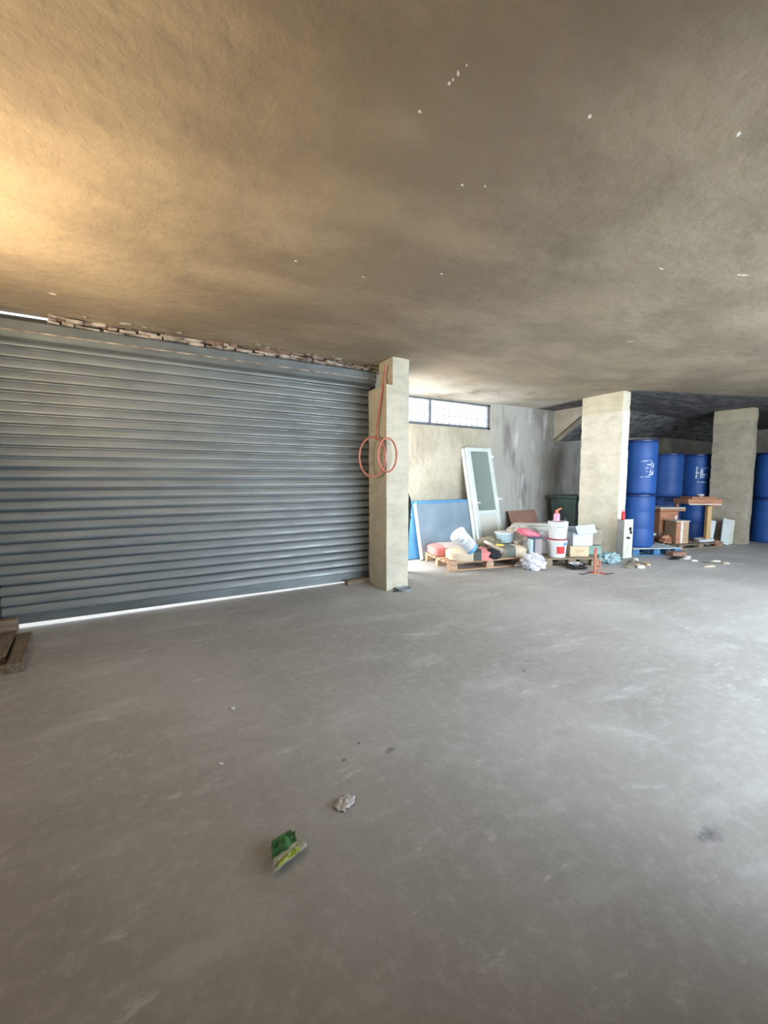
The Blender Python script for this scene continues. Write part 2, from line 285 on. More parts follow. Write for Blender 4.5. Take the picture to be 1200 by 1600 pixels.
# ------------------------------------------------------------------ mesh builder
class MB:
    def __init__(s): s.v = []; s.f = []
    def add(s, vs, fs, mtx=None):
        n = len(s.v)
        for q in vs:
            q = Vector(q); s.v.append(mtx @ q if mtx else q)
        for f_ in fs: s.f.append([i+n for i in f_])
        return s
    def box(s, c, d, rot=(0, 0, 0)):
        hx, hy, hz = d[0]/2, d[1]/2, d[2]/2
        vs = [(x, y, z) for x in (-hx, hx) for y in (-hy, hy) for z in (-hz, hz)]
        fs = [(0, 1, 3, 2), (4, 6, 7, 5), (0, 4, 5, 1), (2, 3, 7, 6), (0, 2, 6, 4), (1, 5, 7, 3)]
        return s.add(vs, fs, Matrix.Translation(c) @ Euler(rot).to_matrix().to_4x4())
    def span(s, x0, x1, y0, y1, z0, z1): return s.box(((x0+x1)/2, (y0+y1)/2, (z0+z1)/2), (x1-x0, y1-y0, z1-z0))
    def lathe(s, prof, n=24, mtx=None):
        vs = []; fs = []
        for (r, z) in prof:
            for k in range(n): a = 2*PI*k/n; vs.append((r*math.cos(a), r*math.sin(a), z))
        for i in range(len(prof)-1):
            for k in range(n): fs.append((i*n+k, i*n+(k+1) % n, (i+1)*n+(k+1) % n, (i+1)*n+k))
        fs.append(tuple(reversed(range(n)))); L = (len(prof)-1)*n; fs.append(tuple(range(L, L+n)))
        return s.add(vs, fs, mtx)
    def tube(s, pts, r, n=8, closed=False):
        pts = [Vector(q) for q in pts]; vs = []; fs = []; L = len(pts); up = None
        for i, q in enumerate(pts):
            if closed: tg = pts[(i+1) % L]-pts[i-1]
            else: tg = pts[min(i+1, L-1)]-pts[max(i-1, 0)]
            tg.normalize()
            if up is None: up = tg.orthogonal().normalized()
            up = (up-tg*up.dot(tg)).normalized(); sd = tg.cross(up)
            rr = r[i] if isinstance(r, (list, tuple)) else r
            for k in range(n): a = 2*PI*k/n; vs.append(q+up*(rr*math.cos(a))+sd*(rr*math.sin(a)))
        for i in range(L if closed else L-1):
            j = (i+1) % L
            for k in range(n): fs.append((i*n+k, i*n+(k+1) % n, j*n+(k+1) % n, j*n+k))
        if not closed: fs.append(tuple(reversed(range(n)))); fs.append(tuple(range((L-1)*n, L*n)))
        return s.add(vs, fs)
    def blob(s, c, d, seed=0, amp=.25, freq=2.2, sub=4, flat=True, power=1.0, rotz=0):
        bm = bmesh.new(); bmesh.ops.create_icosphere(bm, subdivisions=sub, radius=1)
        off = Vector((seed*7.3, seed*3.1, seed*1.7)); vs = []
        for v in bm.verts:
            q = v.co.copy()
            q = Vector([math.copysign(abs(t)**power, t) for t in q])
            k = 1+amp*noise.noise(q*freq+off)+amp*.4*noise.noise(q*freq*2.7+off)
            q = q*k; q = Vector((q.x*d[0]/2, q.y*d[1]/2, q.z*d[2]/2))
            if flat: q.z = max(q.z, -d[2]/2*.86)
            vs.append(q)
        fs = [tuple(v.index for v in f.verts) for f in bm.faces]; bm.free()
        z = c[2]
        return s.add(vs, fs, Matrix.Translation((c[0], c[1], z)) @ Matrix.Rotation(rotz, 4, 'Z'))
    def sheet(s, fn, nu, nv, th=.003):
        """a sheet of real thickness through fn(u,v) -> point"""
        top = [Vector(fn(i/nu, j/nv)) for i in range(nu+1) for j in range(nv+1)]
        W = nv+1; fs = []; n = len(top)
        nrm = []
        for i in range(nu+1):
            for j in range(nv+1):
                a = top[min(i+1, nu)*W+j]-top[max(i-1, 0)*W+j]; b_ = top[i*W+min(j+1, nv)]-top[i*W+max(j-1, 0)]
                c_ = a.cross(b_); nrm.append(c_.normalized() if c_.length > 1e-9 else Vector((0, 0, 1)))
        vs = [q+m_*th/2 for q, m_ in zip(top, nrm)]+[q-m_*th/2 for q, m_ in zip(top, nrm)]
        for i in range(nu):
            for j in range(nv):
                a, b_, c_, d = i*W+j, (i+1)*W+j, (i+1)*W+j+1, i*W+j+1
                fs.append((a, b_, c_, d)); fs.append((n+d, n+c_, n+b_, n+a))
        for i in range(nu):
            a, b_ = i*W, (i+1)*W; fs.append((a, n+a, n+b_, b_)); a, b_ = i*W+nv, (i+1)*W+nv; fs.append((b_, n+b_, n+a, a))
        for j in range(nv):
            a, b_ = j, j+1; fs.append((b_, n+b_, n+a, a)); a, b_ = nu*W+j, nu*W+j+1; fs.append((a, n+a, n+b_, b_))
        return s.add(vs, fs)
    def build(s, name, m, parent=None, smooth=False, bevel=0):
        me = bpy.data.meshes.new(name); me.from_pydata([tuple(q) for q in s.v], [], s.f); me.update()
        bm = bmesh.new(); bm.from_mesh(me); bmesh.ops.recalc_face_normals(bm, faces=bm.faces)
        if bevel:
            bmesh.ops.bevel(bm, geom=[e for e in bm.edges if len(e.link_faces) == 2 and e.calc_face_angle(0) > .6], offset=bevel, segments=2, affect='EDGES', profile=.5)
        bm.to_mesh(me); bm.free()
        if smooth:
            for p_ in me.polygons: p_.use_smooth = True
            try: me.set_sharp_from_angle(angle=math.radians(smooth if smooth is not True else 40))
            except Exception: pass
        me.materials.append(m)
        o = bpy.data.objects.new(name, me); C.objects.link(o)
        if parent: o.parent = parent
        return o
def tag(o, label=None, cat=None, group=None, kind=None):
    if label: o['label'] = label
    if cat: o['category'] = cat
    if group: o['group'] = group
    if kind: o['kind'] = kind
    return o
def thing(name, label, cat, loc=(0, 0, 0), rz=0, group=None, rot=None):
    o = bpy.data.objects.new(name, None); o.empty_display_size = .1; C.objects.link(o)
    o.location = loc; o.rotation_euler = rot or (0, 0, rz); return tag(o, label, cat, group)
def struct(name, mb, m, **kw):
    return tag(mb.build(name, m, **kw), kind='structure')
def place(o, loc, rz=0, rot=None): o.location = loc; o.rotation_euler = rot or (0, 0, rz); return o

# ------------------------------------------------------------------ the setting
X0, X1, Y0, Y1, H = -1.45, 16.0, -1.7, 5.95, 2.85
struct('floor', MB().span(X0-.2, X1+.2, Y0-.2, Y1+.2, -.2, 0), M['floor'])
def ceil_z(x, y): return H+.055*math.exp(-((x-7.2)**2+(y-4.2)**2)/2.5)+.006*noise.noise(Vector((x*1.1, y*1.3, 0)))*(1 if y < 4.6 else .3)
cm = MB()
for (xa, xb, ya, yb, nu_, nv_) in ((X0-.2, -.70, Y0-.2, 4.84, 10, 60), (-.70, 2.9, Y0-.2, 5.15, 28, 62), (2.9, X1+.2, Y0-.2, Y1+.25, 90, 68)):
    cm.sheet(lambda u, v: (xa+u*(xb-xa), ya+v*(yb-ya), ceil_z(xa+u*(xb-xa), ya+v*(yb-ya))+.10), nu_, nv_, .2)
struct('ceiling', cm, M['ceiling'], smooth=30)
r0, r1_ = P(835, 507, H), P(1235, 388, H)
rd = MB()
rpts = []
for i in range(41):
    q = r0.lerp(r1_, i/40); rpts.append((q.x+.01*noise.noise(Vector((i*.5, 0, 0))), q.y, ceil_z(q.x, q.y)+.004))
rd.tube(rpts, [max(.0008, .0028+.004*noise.noise(Vector((i*.7, 3, 0)))) for i in range(41)], 6)
struct('trim_1', rd, M['wall'], smooth=True)
# back wall with the window opening, outer leaf
WX0, WX1, WZ0, WZ1 = 3.45, 5.86, 2.345, 2.83
bw = MB(); bw.span(2.9, WX0, Y1, Y1+.2, 0, 3.0); bw.span(WX0, WX1, Y1, Y1+.2, 0, WZ0); bw.span(WX0, WX1, Y1, Y1+.2, WZ1, 3.0); bw.span(WX1, X1+.2, Y1, Y1+.2, 0, 3.0)
struct('wall_back', bw, M['wall'])
rw = MB(); rw.span(2.90, 3.02, 5.05, 5.02+.04, 0, 3); rw.span(2.90, 3.02, 5.78, Y1, 0, 3); rw.span(2.90, 3.02, 5.09, 5.78, 2.45, 3)
struct('wall_recess', rw, M['wall'])
fw = MB(); fw.span(2.64, 2.90, 4.98, 5.09, 0, 3.0); fw.span(-.74, 2.64, 4.99, 5.15, 2.74, 3.0); fw.span(X0-.2, -1.30, 4.96, 5.15, 0, 3.0)
struct('wall_front', fw, M['darkwall'])
lw = MB(); lw.span(X0-.2, X0, Y0, 1.8, 0, 3.0); lw.span(X0-.2, X0, 3.7, 4.98, 0, 3.0); lw.span(X0-.2, X0, 1.8, 3.7, 2.5, 3.0); lw.span(X0-.2, X0, 1.8, 3.7, 0, 1.5)
struct('wall_left', lw, M['darkwall'])
struct('wall_right', MB().span(X1, X1+.2, Y0, Y1, 0, 3.0), M['darkwall'])
nw = MB(); nw.span(X0-.2, 2.4, Y0-.2, Y0, 0, 3.0); nw.span(2.4, 8.8, Y0-.2, Y0, 2.75, 3.0); nw.span(8.8, X1+.2, Y0-.2, Y0, 0, 3.0)
struct('wall_near', nw, M['darkwall'])
struct('wall_light_blocker', MB().span(1.9, 2.05, Y0, -.12, 0, 3.0), M['darkwall'])  # unseen wall added to keep the side light off the left floor
tag(MB().span(-40, 40, -40, 40, -.32, -.21).build('ground', M['yard']), kind='structure')
struct('threshold', MB().span(-1.6, 2.9, 5.15, 9.5, -.2, -.004), M['yard'])
# sloping raw slab over the far bay
sl = MB()
zs = lambda x: 2.20 + .075*(x-7.8)
vs = []
for i in range(13):
    x = 7.8+i*(X1-7.8)/12
    for (y, z) in ((4.98, H+.04), (Y1, min(zs(x), 2.52)), (Y1, 2.98), (4.98, 2.98)): vs.append((x, y, z))
fs = [(0, 1, 2, 3), (48, 51, 50, 49)]
for i in range(12):
    for k in range(4): fs.append((i*4+k, i*4+(k+1) % 4, i*4+4+(k+1) % 4, i*4+4+k))
sl.add(vs, fs)
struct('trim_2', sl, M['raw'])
sb = MB(); v0 = Vector((7.79, 4.98, H)); v1 = Vector((7.79, Y1, 2.20))
L = (v1-v0).length; ang = math.atan2(v1.z-v0.z, v1.y-v0.y)
sb.box((v0+v1)/2-Vector((0, 0, .03)), (.06, L, .09), (ang, 0, 0))
struct('trim_3', sb, M['darkwall'], bevel=.01)
ef = MB(); ef.add([(7.76, 5.05, H+.02), (7.76, Y1, 2.26), (7.76, Y1, H+.02), (7.80, 5.05, H+.02), (7.80, Y1, 2.26), (7.80, Y1, H+.02)], [(0, 1, 2), (3, 5, 4), (0, 3, 4, 1), (1, 4, 5, 2), (2, 5, 3, 0)])
struct('trim_4', ef, mat('lit_slab_end', (.60, .55, .47), (.48, .43, .36), .85, 4, bump=.4))  # slab end face, the light falling on it put into the pale colour

# window
win = bpy.data.objects.new('window_1', None); C.objects.link(win); tag(win, 'long high window with dark steel frame and grille in back wall', None, kind='structure')
fr = MB(); yw = Y1+.03; t_ = .05
fr.span(WX0, WX1, yw, yw+.06, WZ0, WZ0+t_); fr.span(WX0, WX1, yw, yw+.06, WZ1-t_*.7, WZ1); fr.span(WX0, WX0+t_, yw, yw+.06, WZ0, WZ1); fr.span(WX1-t_, WX1, yw, yw+.06, WZ0, WZ1)
fr.build('window_frame', M['winframe'], win, bevel=.004)
MB().span(4.385, 4.43, yw-.005, yw+.06, WZ0+.03, WZ1-.03).build('mullion', M['winframe'], win, bevel=.004)
for a_, b_ in ((WX0+t_, 4.385), (4.43, WX1-t_)): MB().span(a_, b_, yw+.03, yw+.036, WZ0+t_, WZ1-t_*.7).build('pane', M['glassclear'], win)
gr = MB()
x = 3.52
while x < WX1: gr.box((x, Y1+.16, (WZ0+WZ1)/2-.04), (.014, .014, WZ1-WZ0-.10)); x += .142
for z in (WZ0+.09, WZ0+.22, WZ0+.34): gr.box(((WX0+WX1)/2-.06, Y1+.16, z), (WX1-WX0-.10, .014, .012))
gr.build('grille', M['bar'], win)

# roller shutter
door = bpy.data.objects.new('door_1', None); C.objects.link(door); tag(door, 'wide closed grey roller shutter of horizontal steel slats', None, kind='structure')
YS = 4.88; NS = 26; ZB, ZT = .125, 2.665; pitch = (ZT-ZB)/NS
prof = []
for i in range(NS):
    for t, d in ((0, .034), (.06, .032), (.075, -.020), (.10, -.031), (.15, -.0345), (.26, -.034), (.40, -.030), (.55, -.0245), (.70, -.0175), (.82, -.010), (.865, -.006), (.875, .026), (.94, .034)):
        prof.append((YS+d, ZB+(i+t)*pitch))
prof.append((YS, ZT))
XA, XB = -1.27, 2.66; nx = 14; vs = []; fs = []
for i in range(nx+1):
    x = XA+(XB-XA)*i/nx
    for (y, z) in prof: vs.append((x, y+.004*math.sin(i*1.7+z*3), z))
    for (y, z) in prof: vs.append((x, y+.012+.004*math.sin(i*1.7+z*3), z))
K = len(prof)
for i in range(nx):
    for j in range(K-1):
        a = i*2*K+j; b_ = a+2*K; fs.append((a, b_, b_+1, a+1)); fs.append((a+K+1, b_+K+1, b_+K, a+K))
    a = i*2*K; b_ = a+2*K; fs.append((a, a+K, b_+K, b_)); a += K-1; b_ += K-1; fs.append((a, b_, b_+K, a+K))
MB().add(vs, fs).build('shutter_curtain', M['shutter'], door, smooth=50)
bt = MB(); bt.add([(XA, YS-.02, .047), (XB, YS-.02, .022), (XB, YS+.02, .022), (XA, YS+.02, .047), (XA, YS-.012, ZB+.012), (XB, YS-.012, ZB+.012), (XB, YS+.012, ZB+.012), (XA, YS+.012, ZB+.012)],
   [(3, 2, 1, 0), (4, 5, 6, 7), (0, 1, 5, 4), (2, 3, 7, 6), (1, 2, 6, 5), (3, 0, 4, 7)])
bt.build('bottom_rail', M['galv'], door, bevel=.003)
hd = MB()
hp = [(4.70, 2.755), (4.695, 2.665), (4.73, 2.615), (4.80, 2.60), (4.80, 2.64), (4.98, 2.64), (4.98, 2.815), (4.80, 2.82)]
vs = [(xx, y, z) for xx in (-1.44, 2.60) for (y, z) in hp]; n = len(hp)
fs = [tuple(range(n)), tuple(reversed(range(n, 2*n)))]+[(k, (k+1) % n, n+(k+1) % n, n+k) for k in range(n)]
hd.add(vs, fs); hd.build('shutter_box', M['galv'], door, bevel=.004)
MB().span(-1.44, 2.60, 4.688, 4.702, 2.661, 2.672).build('fold_line', M['mortar'], door)
MB().span(-1.34, -1.22, 4.82, 4.95, 0, 2.64).build('guide_rail', M['steel_dark'], door, bevel=.004)
MB().span(2.585, 2.65, 4.82, 4.95, 0, 2.64).build('guide_rail', M['steel_dark'], door, bevel=.004)
# broken masonry over the box
random.seed(4)
ms_ = MB()
for row in range(3):
    x = -.74
    while x < 2.72:
        l = random.uniform(.05, .24); h_ = random.uniform(.014, .034)
        if random.random() < (.95, .8, .6)[row]: ms_.box((x+l/2, 4.80+random.uniform(-.03, .02), 2.787+row*.021+random.uniform(-.006, .006)), (l*.94, .15, h_), (random.uniform(-.15, .15), random.uniform(-.10, .10), random.uniform(-.15, .15)))
        x += l*random.uniform(.9, 1.15)
for k in range(14): x = random.uniform(-.6, 2.6); ms_.box((x, 4.63+random.uniform(-.04, .04), 2.842), (random.uniform(.03, .10), .04, .012), (0, 0, random.uniform(-.5, .5)))
o = struct('trim_5', ms_, M['mortar'], bevel=.006)
bk = MB(); x = -.72
while x < 2.7:
    l = random.uniform(.1, .24); bk.box((x+l/2, 4.88+random.uniform(-.04, .04), 2.832), (l, .22, .05), (random.uniform(-.1, .1), 0, random.uniform(-.2, .2))); x += l+.01
struct('trim_6', bk, M['brick'], bevel=.004)

# ------------------------------------------------------------------ pillars
def rough_box(x0, x1, y0, y1, z0, z1, amp, seed, st=.07):
    """a cast block whose arrises wander and are chipped"""
    mb = MB(); nz = max(2, int((z1-z0)/st)); per = []
    nxs = max(2, int((x1-x0)/st)); nys = max(2, int((y1-y0)/st))
    for i in range(nxs): per.append((x0+(x1-x0)*i/nxs, y0))
    for i in range(nys): per.append((x1, y0+(y1-y0)*i/nys))
    for i in range(nxs): per.append((x1-(x1-x0)*i/nxs, y1))
    for i in range(nys): per.append((x0, y1-(y1-y0)*i/nys))
    n = len(per); cx, cy = (x0+x1)/2, (y0+y1)/2; vs = []; fs = []
    for j in range(nz+1):
        z = z0+(z1-z0)*j/nz
        for (x, y) in per:
            corner = (x in (x0, x1)) and (y in (y0, y1))
            q = Vector((x*3+seed, y*3, z*3)); a = amp*(noise.noise(q)+.6*noise.noise(q*3.3))
            if corner: a -= .006+.018*max(0, noise.noise(Vector((x, y, z*9+seed))))
            d = Vector((x-cx, y-cy, 0)); d.normalize(); vs.append((x+d.x*a, y+d.y*a, z))
    for j in range(nz):
        for k in range(n): fs.append((j*n+k, j*n+(k+1) % n, (j+1)*n+(k+1) % n, (j+1)*n+k))
    fs.append(tuple(reversed(range(n)))); fs.append(tuple(range(nz*n, (nz+1)*n)))
    return mb.add(vs, fs)
p1 = thing('concrete_pillar', 'near concrete pillar beside the roller shutter with orange hose on it', 'pillar', (2.66, 4.45, 0))
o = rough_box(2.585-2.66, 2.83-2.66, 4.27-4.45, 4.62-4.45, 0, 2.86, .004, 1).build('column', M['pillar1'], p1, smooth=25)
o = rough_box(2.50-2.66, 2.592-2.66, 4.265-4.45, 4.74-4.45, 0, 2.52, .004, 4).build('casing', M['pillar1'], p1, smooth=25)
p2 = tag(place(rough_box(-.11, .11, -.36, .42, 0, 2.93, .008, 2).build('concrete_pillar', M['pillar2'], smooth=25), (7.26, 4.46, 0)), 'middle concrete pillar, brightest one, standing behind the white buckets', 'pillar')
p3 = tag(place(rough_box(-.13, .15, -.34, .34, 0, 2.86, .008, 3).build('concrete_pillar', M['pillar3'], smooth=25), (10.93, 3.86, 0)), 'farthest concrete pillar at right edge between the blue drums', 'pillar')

# ------------------------------------------------------------------ orange hose on the near pillar
hs = MB(); hp = [D3(603, 571, 5.04), D3(600, 590, 5.07), D3(598, 605, 5.00), D3(593, 640, 5.04), D3(589, 665, 5.08), D3(588, 684, 5.08)]
hs_pts = []
for i in range(len(hp)-1):
    for k in range(5): hs_pts.append(hp[i].lerp(hp[i+1], k/5))
def loop(cx, cy, rx, ry, d0, dx, a0, a1, n=44):
    return [D3(cx+rx*math.cos(math.radians(a0+(a1-a0)*i/n)), cy-ry*math.sin(math.radians(a0+(a1-a0)*i/n)), d0+dx*math.cos(math.radians(a0+(a1-a0)*i/n))) for i in range(n+1)]
hs_pts += loop(582, 714, 20.5, 31, 4.97, -.04, 75, 75+360)
hs_pts += loop(605, 711, 14.5, 26.5, 4.88, .02, 128, 128-360)
hs_pts += [D3(591, 700, 5.0), D3(592, 716, 5.0), D3(593, 724, 5.0)]
hose = tag(hs.tube(hs_pts, .0115, 8).build('rubber_hose', M['hose'], smooth=True), 'thin orange hose hanging in two loops on near pillar', 'hose')

# black bag behind the near pillar
bag = thing('rolled_mat', 'tall black rolled mat just showing behind right edge of near pillar', 'mat', DZ(628.5, 5.95, 0), VIEW)
MB().lathe([(.06, 0), (.085, .02), (.10, .5), (.125, .85), (.14, 1.0), (.125, 1.1), (.09, 1.2), (.05, 1.24)], 20).build('roll', M['black'], bag, smooth=True)
MB().lathe([(.126, .80), (.130, .80), (.134, .84), (.126, .84)], 20).build('strap', M['black_pl'], bag, smooth=True)

# ------------------------------------------------------------------ shallow tray and block by near pillar
t = thing('shallow_tray', 'small grey plastic dish at foot of the near pillar', 'dish', P(631, 922), 0)
MB().lathe([(.02, 0), (.085, 0), (.10, .03), (.093, .032), (.08, .01), (.02, .008)], 28).build('dish', M['greytray'], t, smooth=True)
MB().box((-.11, .0, .008), (.09, .04, .016), (0, 0, .3)).build('dark_flap', M['black_pl'], t, bevel=.003)
q = P(625, 918)
tag(place(MB().blob((0, 0, .015), (.07, .05, .035), 5, .3, sub=3).build('brown_scrap', M['orangebar'], smooth=True), (q.x+.16, q.y+.1, 0), .4), 'small brown scrap lying beside grey dish at pillar foot', 'scrap')
tag(place(MB().box((0, 0, .03), (.30, .10, .06)).build('timber_block', M['wood_old'], bevel=.006), (2.33, 4.78, 0), .05), 'short timber block wedged under right end of roller shutter', 'timber')
tag(place(MB().box((0, 0, .075), (.28, .11, .15)).build('timber_block', M['wood_old'], bevel=.01), (-1.22, 4.70, 0), .1), 'squat wooden block against left end of roller shutter', 'timber')
def beam(x0, y0, x1, y1, wdt, hgt, lab):
    a, b_ = P(x0, y0), P(x1, y1); L_ = (b_-a).length
    o = MB().box((0, 0, hgt/2), (L_, wdt, hgt)).build('timber_beam', M['wood_dirty'], bevel=.008)
    o.location = (a+b_)/2; o.rotation_euler = (0, 0, math.atan2(b_.y-a.y, b_.x-a.x)); return tag(o, lab, 'timber')
beam(24, 1052, 40, 1000, .10, .07, 'dirty timber beam on floor, right one of two by left end of shutter')
beam(-4, 1040, 16, 998, .10, .07, 'dirty timber beam on floor, left one of two cut by photo edge')

# ------------------------------------------------------------------ things leaning on the back wall
def leaning(mbfn, base_y, top_z, h_len):
    pass
lean = lambda run, h_: -math.asin(min(.99, run/h_))
o = MB().box((0, .03, .50), (1.42, .05, 1.0)).build('insulation_board', M['blue_foam'], bevel=.006)
o.location = (4.40, 5.68, .015); o.rotation_euler = (-.15, 0, 0)
tag(o, 'bright blue foam board behind the dusty shaded blue sheet, leaning on wall', 'foam board')
fb = thing('foam_sheet', 'dusty shaded blue sheet leaning on wall behind the cement sacks', 'foam board', (4.55, 5.555, .015), rot=(-.235, 0, 0))
MB().box((0, 0, .485), (1.18, .05, .97)).build('sheet', M['grey_foam'], fb, bevel=.012)
MB().box((0, .006, .985), (1.16, .07, .045)).build('top_edge', M['blue_foam'], fb, bevel=.008)
MB().box((-.60, .0, .485), (.03, .06, .97)).build('side_edge', M['edge'], fb, bevel=.006)

dl = thing('door_leaf', 'white door leaf with grey glass pane leaning upright on back wall', 'door', (5.47, 5.43, .02), rot=(-.225, 0, 0))
Wd, Hd, Th = .62, 2.0, .055
fr = MB(); fr.box((-Wd/2+.045, 0, Hd/2), (.09, Th, Hd)); fr.box((Wd/2-.04, 0, Hd/2), (.08, Th, Hd)); fr.box((0, 0, Hd-.035), (Wd-.16, Th, .07)); fr.box((0, 0, .05), (Wd-.16, Th, .10)); fr.box((0, 0, .76), (Wd-.16, Th, .07))
fr.build('door_frame', M['white_paint'], dl, bevel=.005)
MB().box((.005, .004, 1.36), (Wd-.17, .012, 1.14)).build('glass_pane', M['grey_glass'], dl)
MB().box((.005, .0, .41), (Wd-.17, .025, .64)).build('lower_panel', M['cream_panel'], dl, bevel=.003)
jm = MB(); jm.box((-Wd/2-.012, .065, Hd/2+.0), (.05, .06, Hd)); jm.build('jamb', M['white_paint'], dl, bevel=.004)
for (hx, hz) in ((-Wd/2+.03, .92), (Wd/2-.02, .98)):
    hn = MB().box((hx, -.035, hz), (.02, .02, .13)); hn.box((hx+.045, -.05, hz+.02), (.12, .018, .022)); hn.build('door_handle', M['print_white'], dl, bevel=.004)
MB().box((Wd/2-.055, -.035, 1.56), (.07, .03, .05)).build('latch', M['print_white'], dl, bevel=.004)
MB().box((Wd/2+.0, -.03, 1.83), (.05, .03, .05)).build('hinge', M['print_white'], dl, bevel=.004)

o = MB().box((0, 0, .39), (.80, .02, .78)).build('brown_board', M['brown'], bevel=.003)
o.location = (6.73, 5.58, .01); o.rotation_euler = (-.42, 0, 0); tag(o, 'square reddish-brown board leaning on back wall right of white door', 'board')

gb = thing('plastic_bin', 'dark green bin at back wall, half hidden by middle pillar', 'bin', (7.83, 5.45, 0))
vs = [(-.30, -.24, 0), (.30, -.24, 0), (.30, .24, 0), (-.30, .24, 0), (-.38, -.30, .98), (.38, -.30, .98), (.38, .30, .98), (-.38, .30, .98)]
MB().add(vs, [(3, 2, 1, 0), (4, 5, 6, 7), (0, 1, 5, 4), (1, 2, 6, 5), (2, 3, 7, 6), (3, 0, 4, 7)]).build('body', M['binggreen'], gb, bevel=.02)
MB().box((0, 0, 1.01), (.80, .64, .06)).build('lid', M['binggreen'], gb, bevel=.015)
MB().tube([(-.3, .3, .98), (-.3, .38, 1.02), (.3, .38, 1.02), (.3, .3, .98)], .015).build('handle', M['binggreen'], gb, smooth=True)

# ------------------------------------------------------------------ pallets
def make_pallet(label, L_, W_, m, loc, rz, nb=6, topm=None, hgt=.14):
    t = thing('wooden_pallet', label, 'pallet', loc, rz); random.seed(int(L_*100))
    bw_ = W_/nb*.78
    for i in range(nb):
        y = -W_/2+bw_/2+i*(W_-bw_)/(nb-1)
        MB().box((random.uniform(-.01, .01), y, hgt-.011), (L_, bw_, .022), (0, 0, random.uniform(-.01, .01))).build('deck_board', topm or m, t, bevel=.003)
    for y in (-W_/2+.05, 0, W_/2-.05):
        MB().box((0, y, .009), (L_, .09, .018)).build('bottom_board', m, t, bevel=.003)
        for x in (-L_/2+.07, 0, L_/2-.07):
            MB().box((x, y, .018+(hgt-.06)/2), (.13, .09, hgt-.06)).build('block', m, t, bevel=.004)
    for x in (-L_/2+.07, 0, L_/2-.07): MB().box((x, 0, hgt-.031), (.11, W_, .02)).build('stringer_board', m, t, bevel=.003)
    return t
PA = make_pallet('light wooden pallet on floor under the cement sacks and rags', 1.42, .90, M['wood'], (4.62, 4.985, 0), math.radians(-11))
PBp = make_pallet('grey-brown wooden pallet on floor under the white buckets and boxes', .90, .80, M['wood_old'], (5.90, 4.32, 0), math.radians(-27), 5)

# sacks
def sack(mb, c, d, seed, rz=0, fold=.06, dy=0):
    nu, nv = 30, 20; vs = []; fs = []
    bm = bmesh.new(); bmesh.ops.create_cube(bm, size=2); bmesh.ops.subdivide_edges(bm, edges=bm.edges, cuts=9, use_grid_fill=True)
    vv = []
    for v in bm.verts:
        q = v.co; ex = 1-abs(q.x)**6*.12; ey = 1-abs(q.y)**5*.10
        prof_ = (1-abs(q.x)**5*.45)*(1-abs(q.y)**4*.45)
        n_ = .10*noise.noise(Vector((q.x*2+seed, q.y*2, q.z)))+.05*noise.noise(Vector((q.x*6+seed, q.y*6, q.z)))
        z = q.z*prof_ if q.z > 0 else q.z*(1-.15*abs(q.x)**6)
        z += n_*(1 if q.z > 0 else 0)
        vv.append(Vector((q.x*ey*d[0]/2, q.y*ex*d[1]/2, (z+1)*d[2]/2)))
    ff = [tuple(v.index for v in f_.verts) for f_ in bm.faces]; bm.free()
    return mb.add(vv, ff, Matrix.Translation(c) @ Matrix.Rotation(rz, 4, 'Z'))
def split_sack(name, label, cat, loc, rz, d, seed, bands, m_main, lying=0):
    """a sack whose printed bands are parts: bands = [(x0,x1,material,name)] in -1..1 along its length"""
    t = thing(name, label, cat, loc, rz)
    full = MB(); sack(full, (0, 0, 0), d, seed)
    for (a, b_, m_, nm) in bands:
        mb = MB(); idx = {}
        for f_ in full.f:
            cx = sum(full.v[i].x for i in f_)/len(f_)/(d[0]/2)
            if a <= cx < b_:
                g = []
                for i in f_:
                    if i not in idx: idx[i] = len(mb.v); mb.v.append(full.v[i])
                    g.append(idx[i])
                mb.f.append(g)
        mb.build(nm, m_, t, smooth=True)
    return t
S1 = split_sack('cement_sack', 'dusty pink-red sack lying at back left of light pallet', 'sack', (4.36, 5.27, .142), math.radians(-14), (.78, .46, .17), 2, [(-2, -.62, M['sack_pink'], 'printed_end'), (-.62, 2, M['sack_dust'], 'paper_body')], None)
S2 = split_sack('cement_sack', 'tan sack with black and red bands at front of light pallet', 'sack', (4.30, 4.77, .142), math.radians(-24), (.70, .42, .165), 6, [(-2, -.0, M['sack_tan'], 'paper_body'), (-.0, .3, M['sack_black'], 'black_band'), (.3, 2, M['sack_pink'], 'red_band')], None)

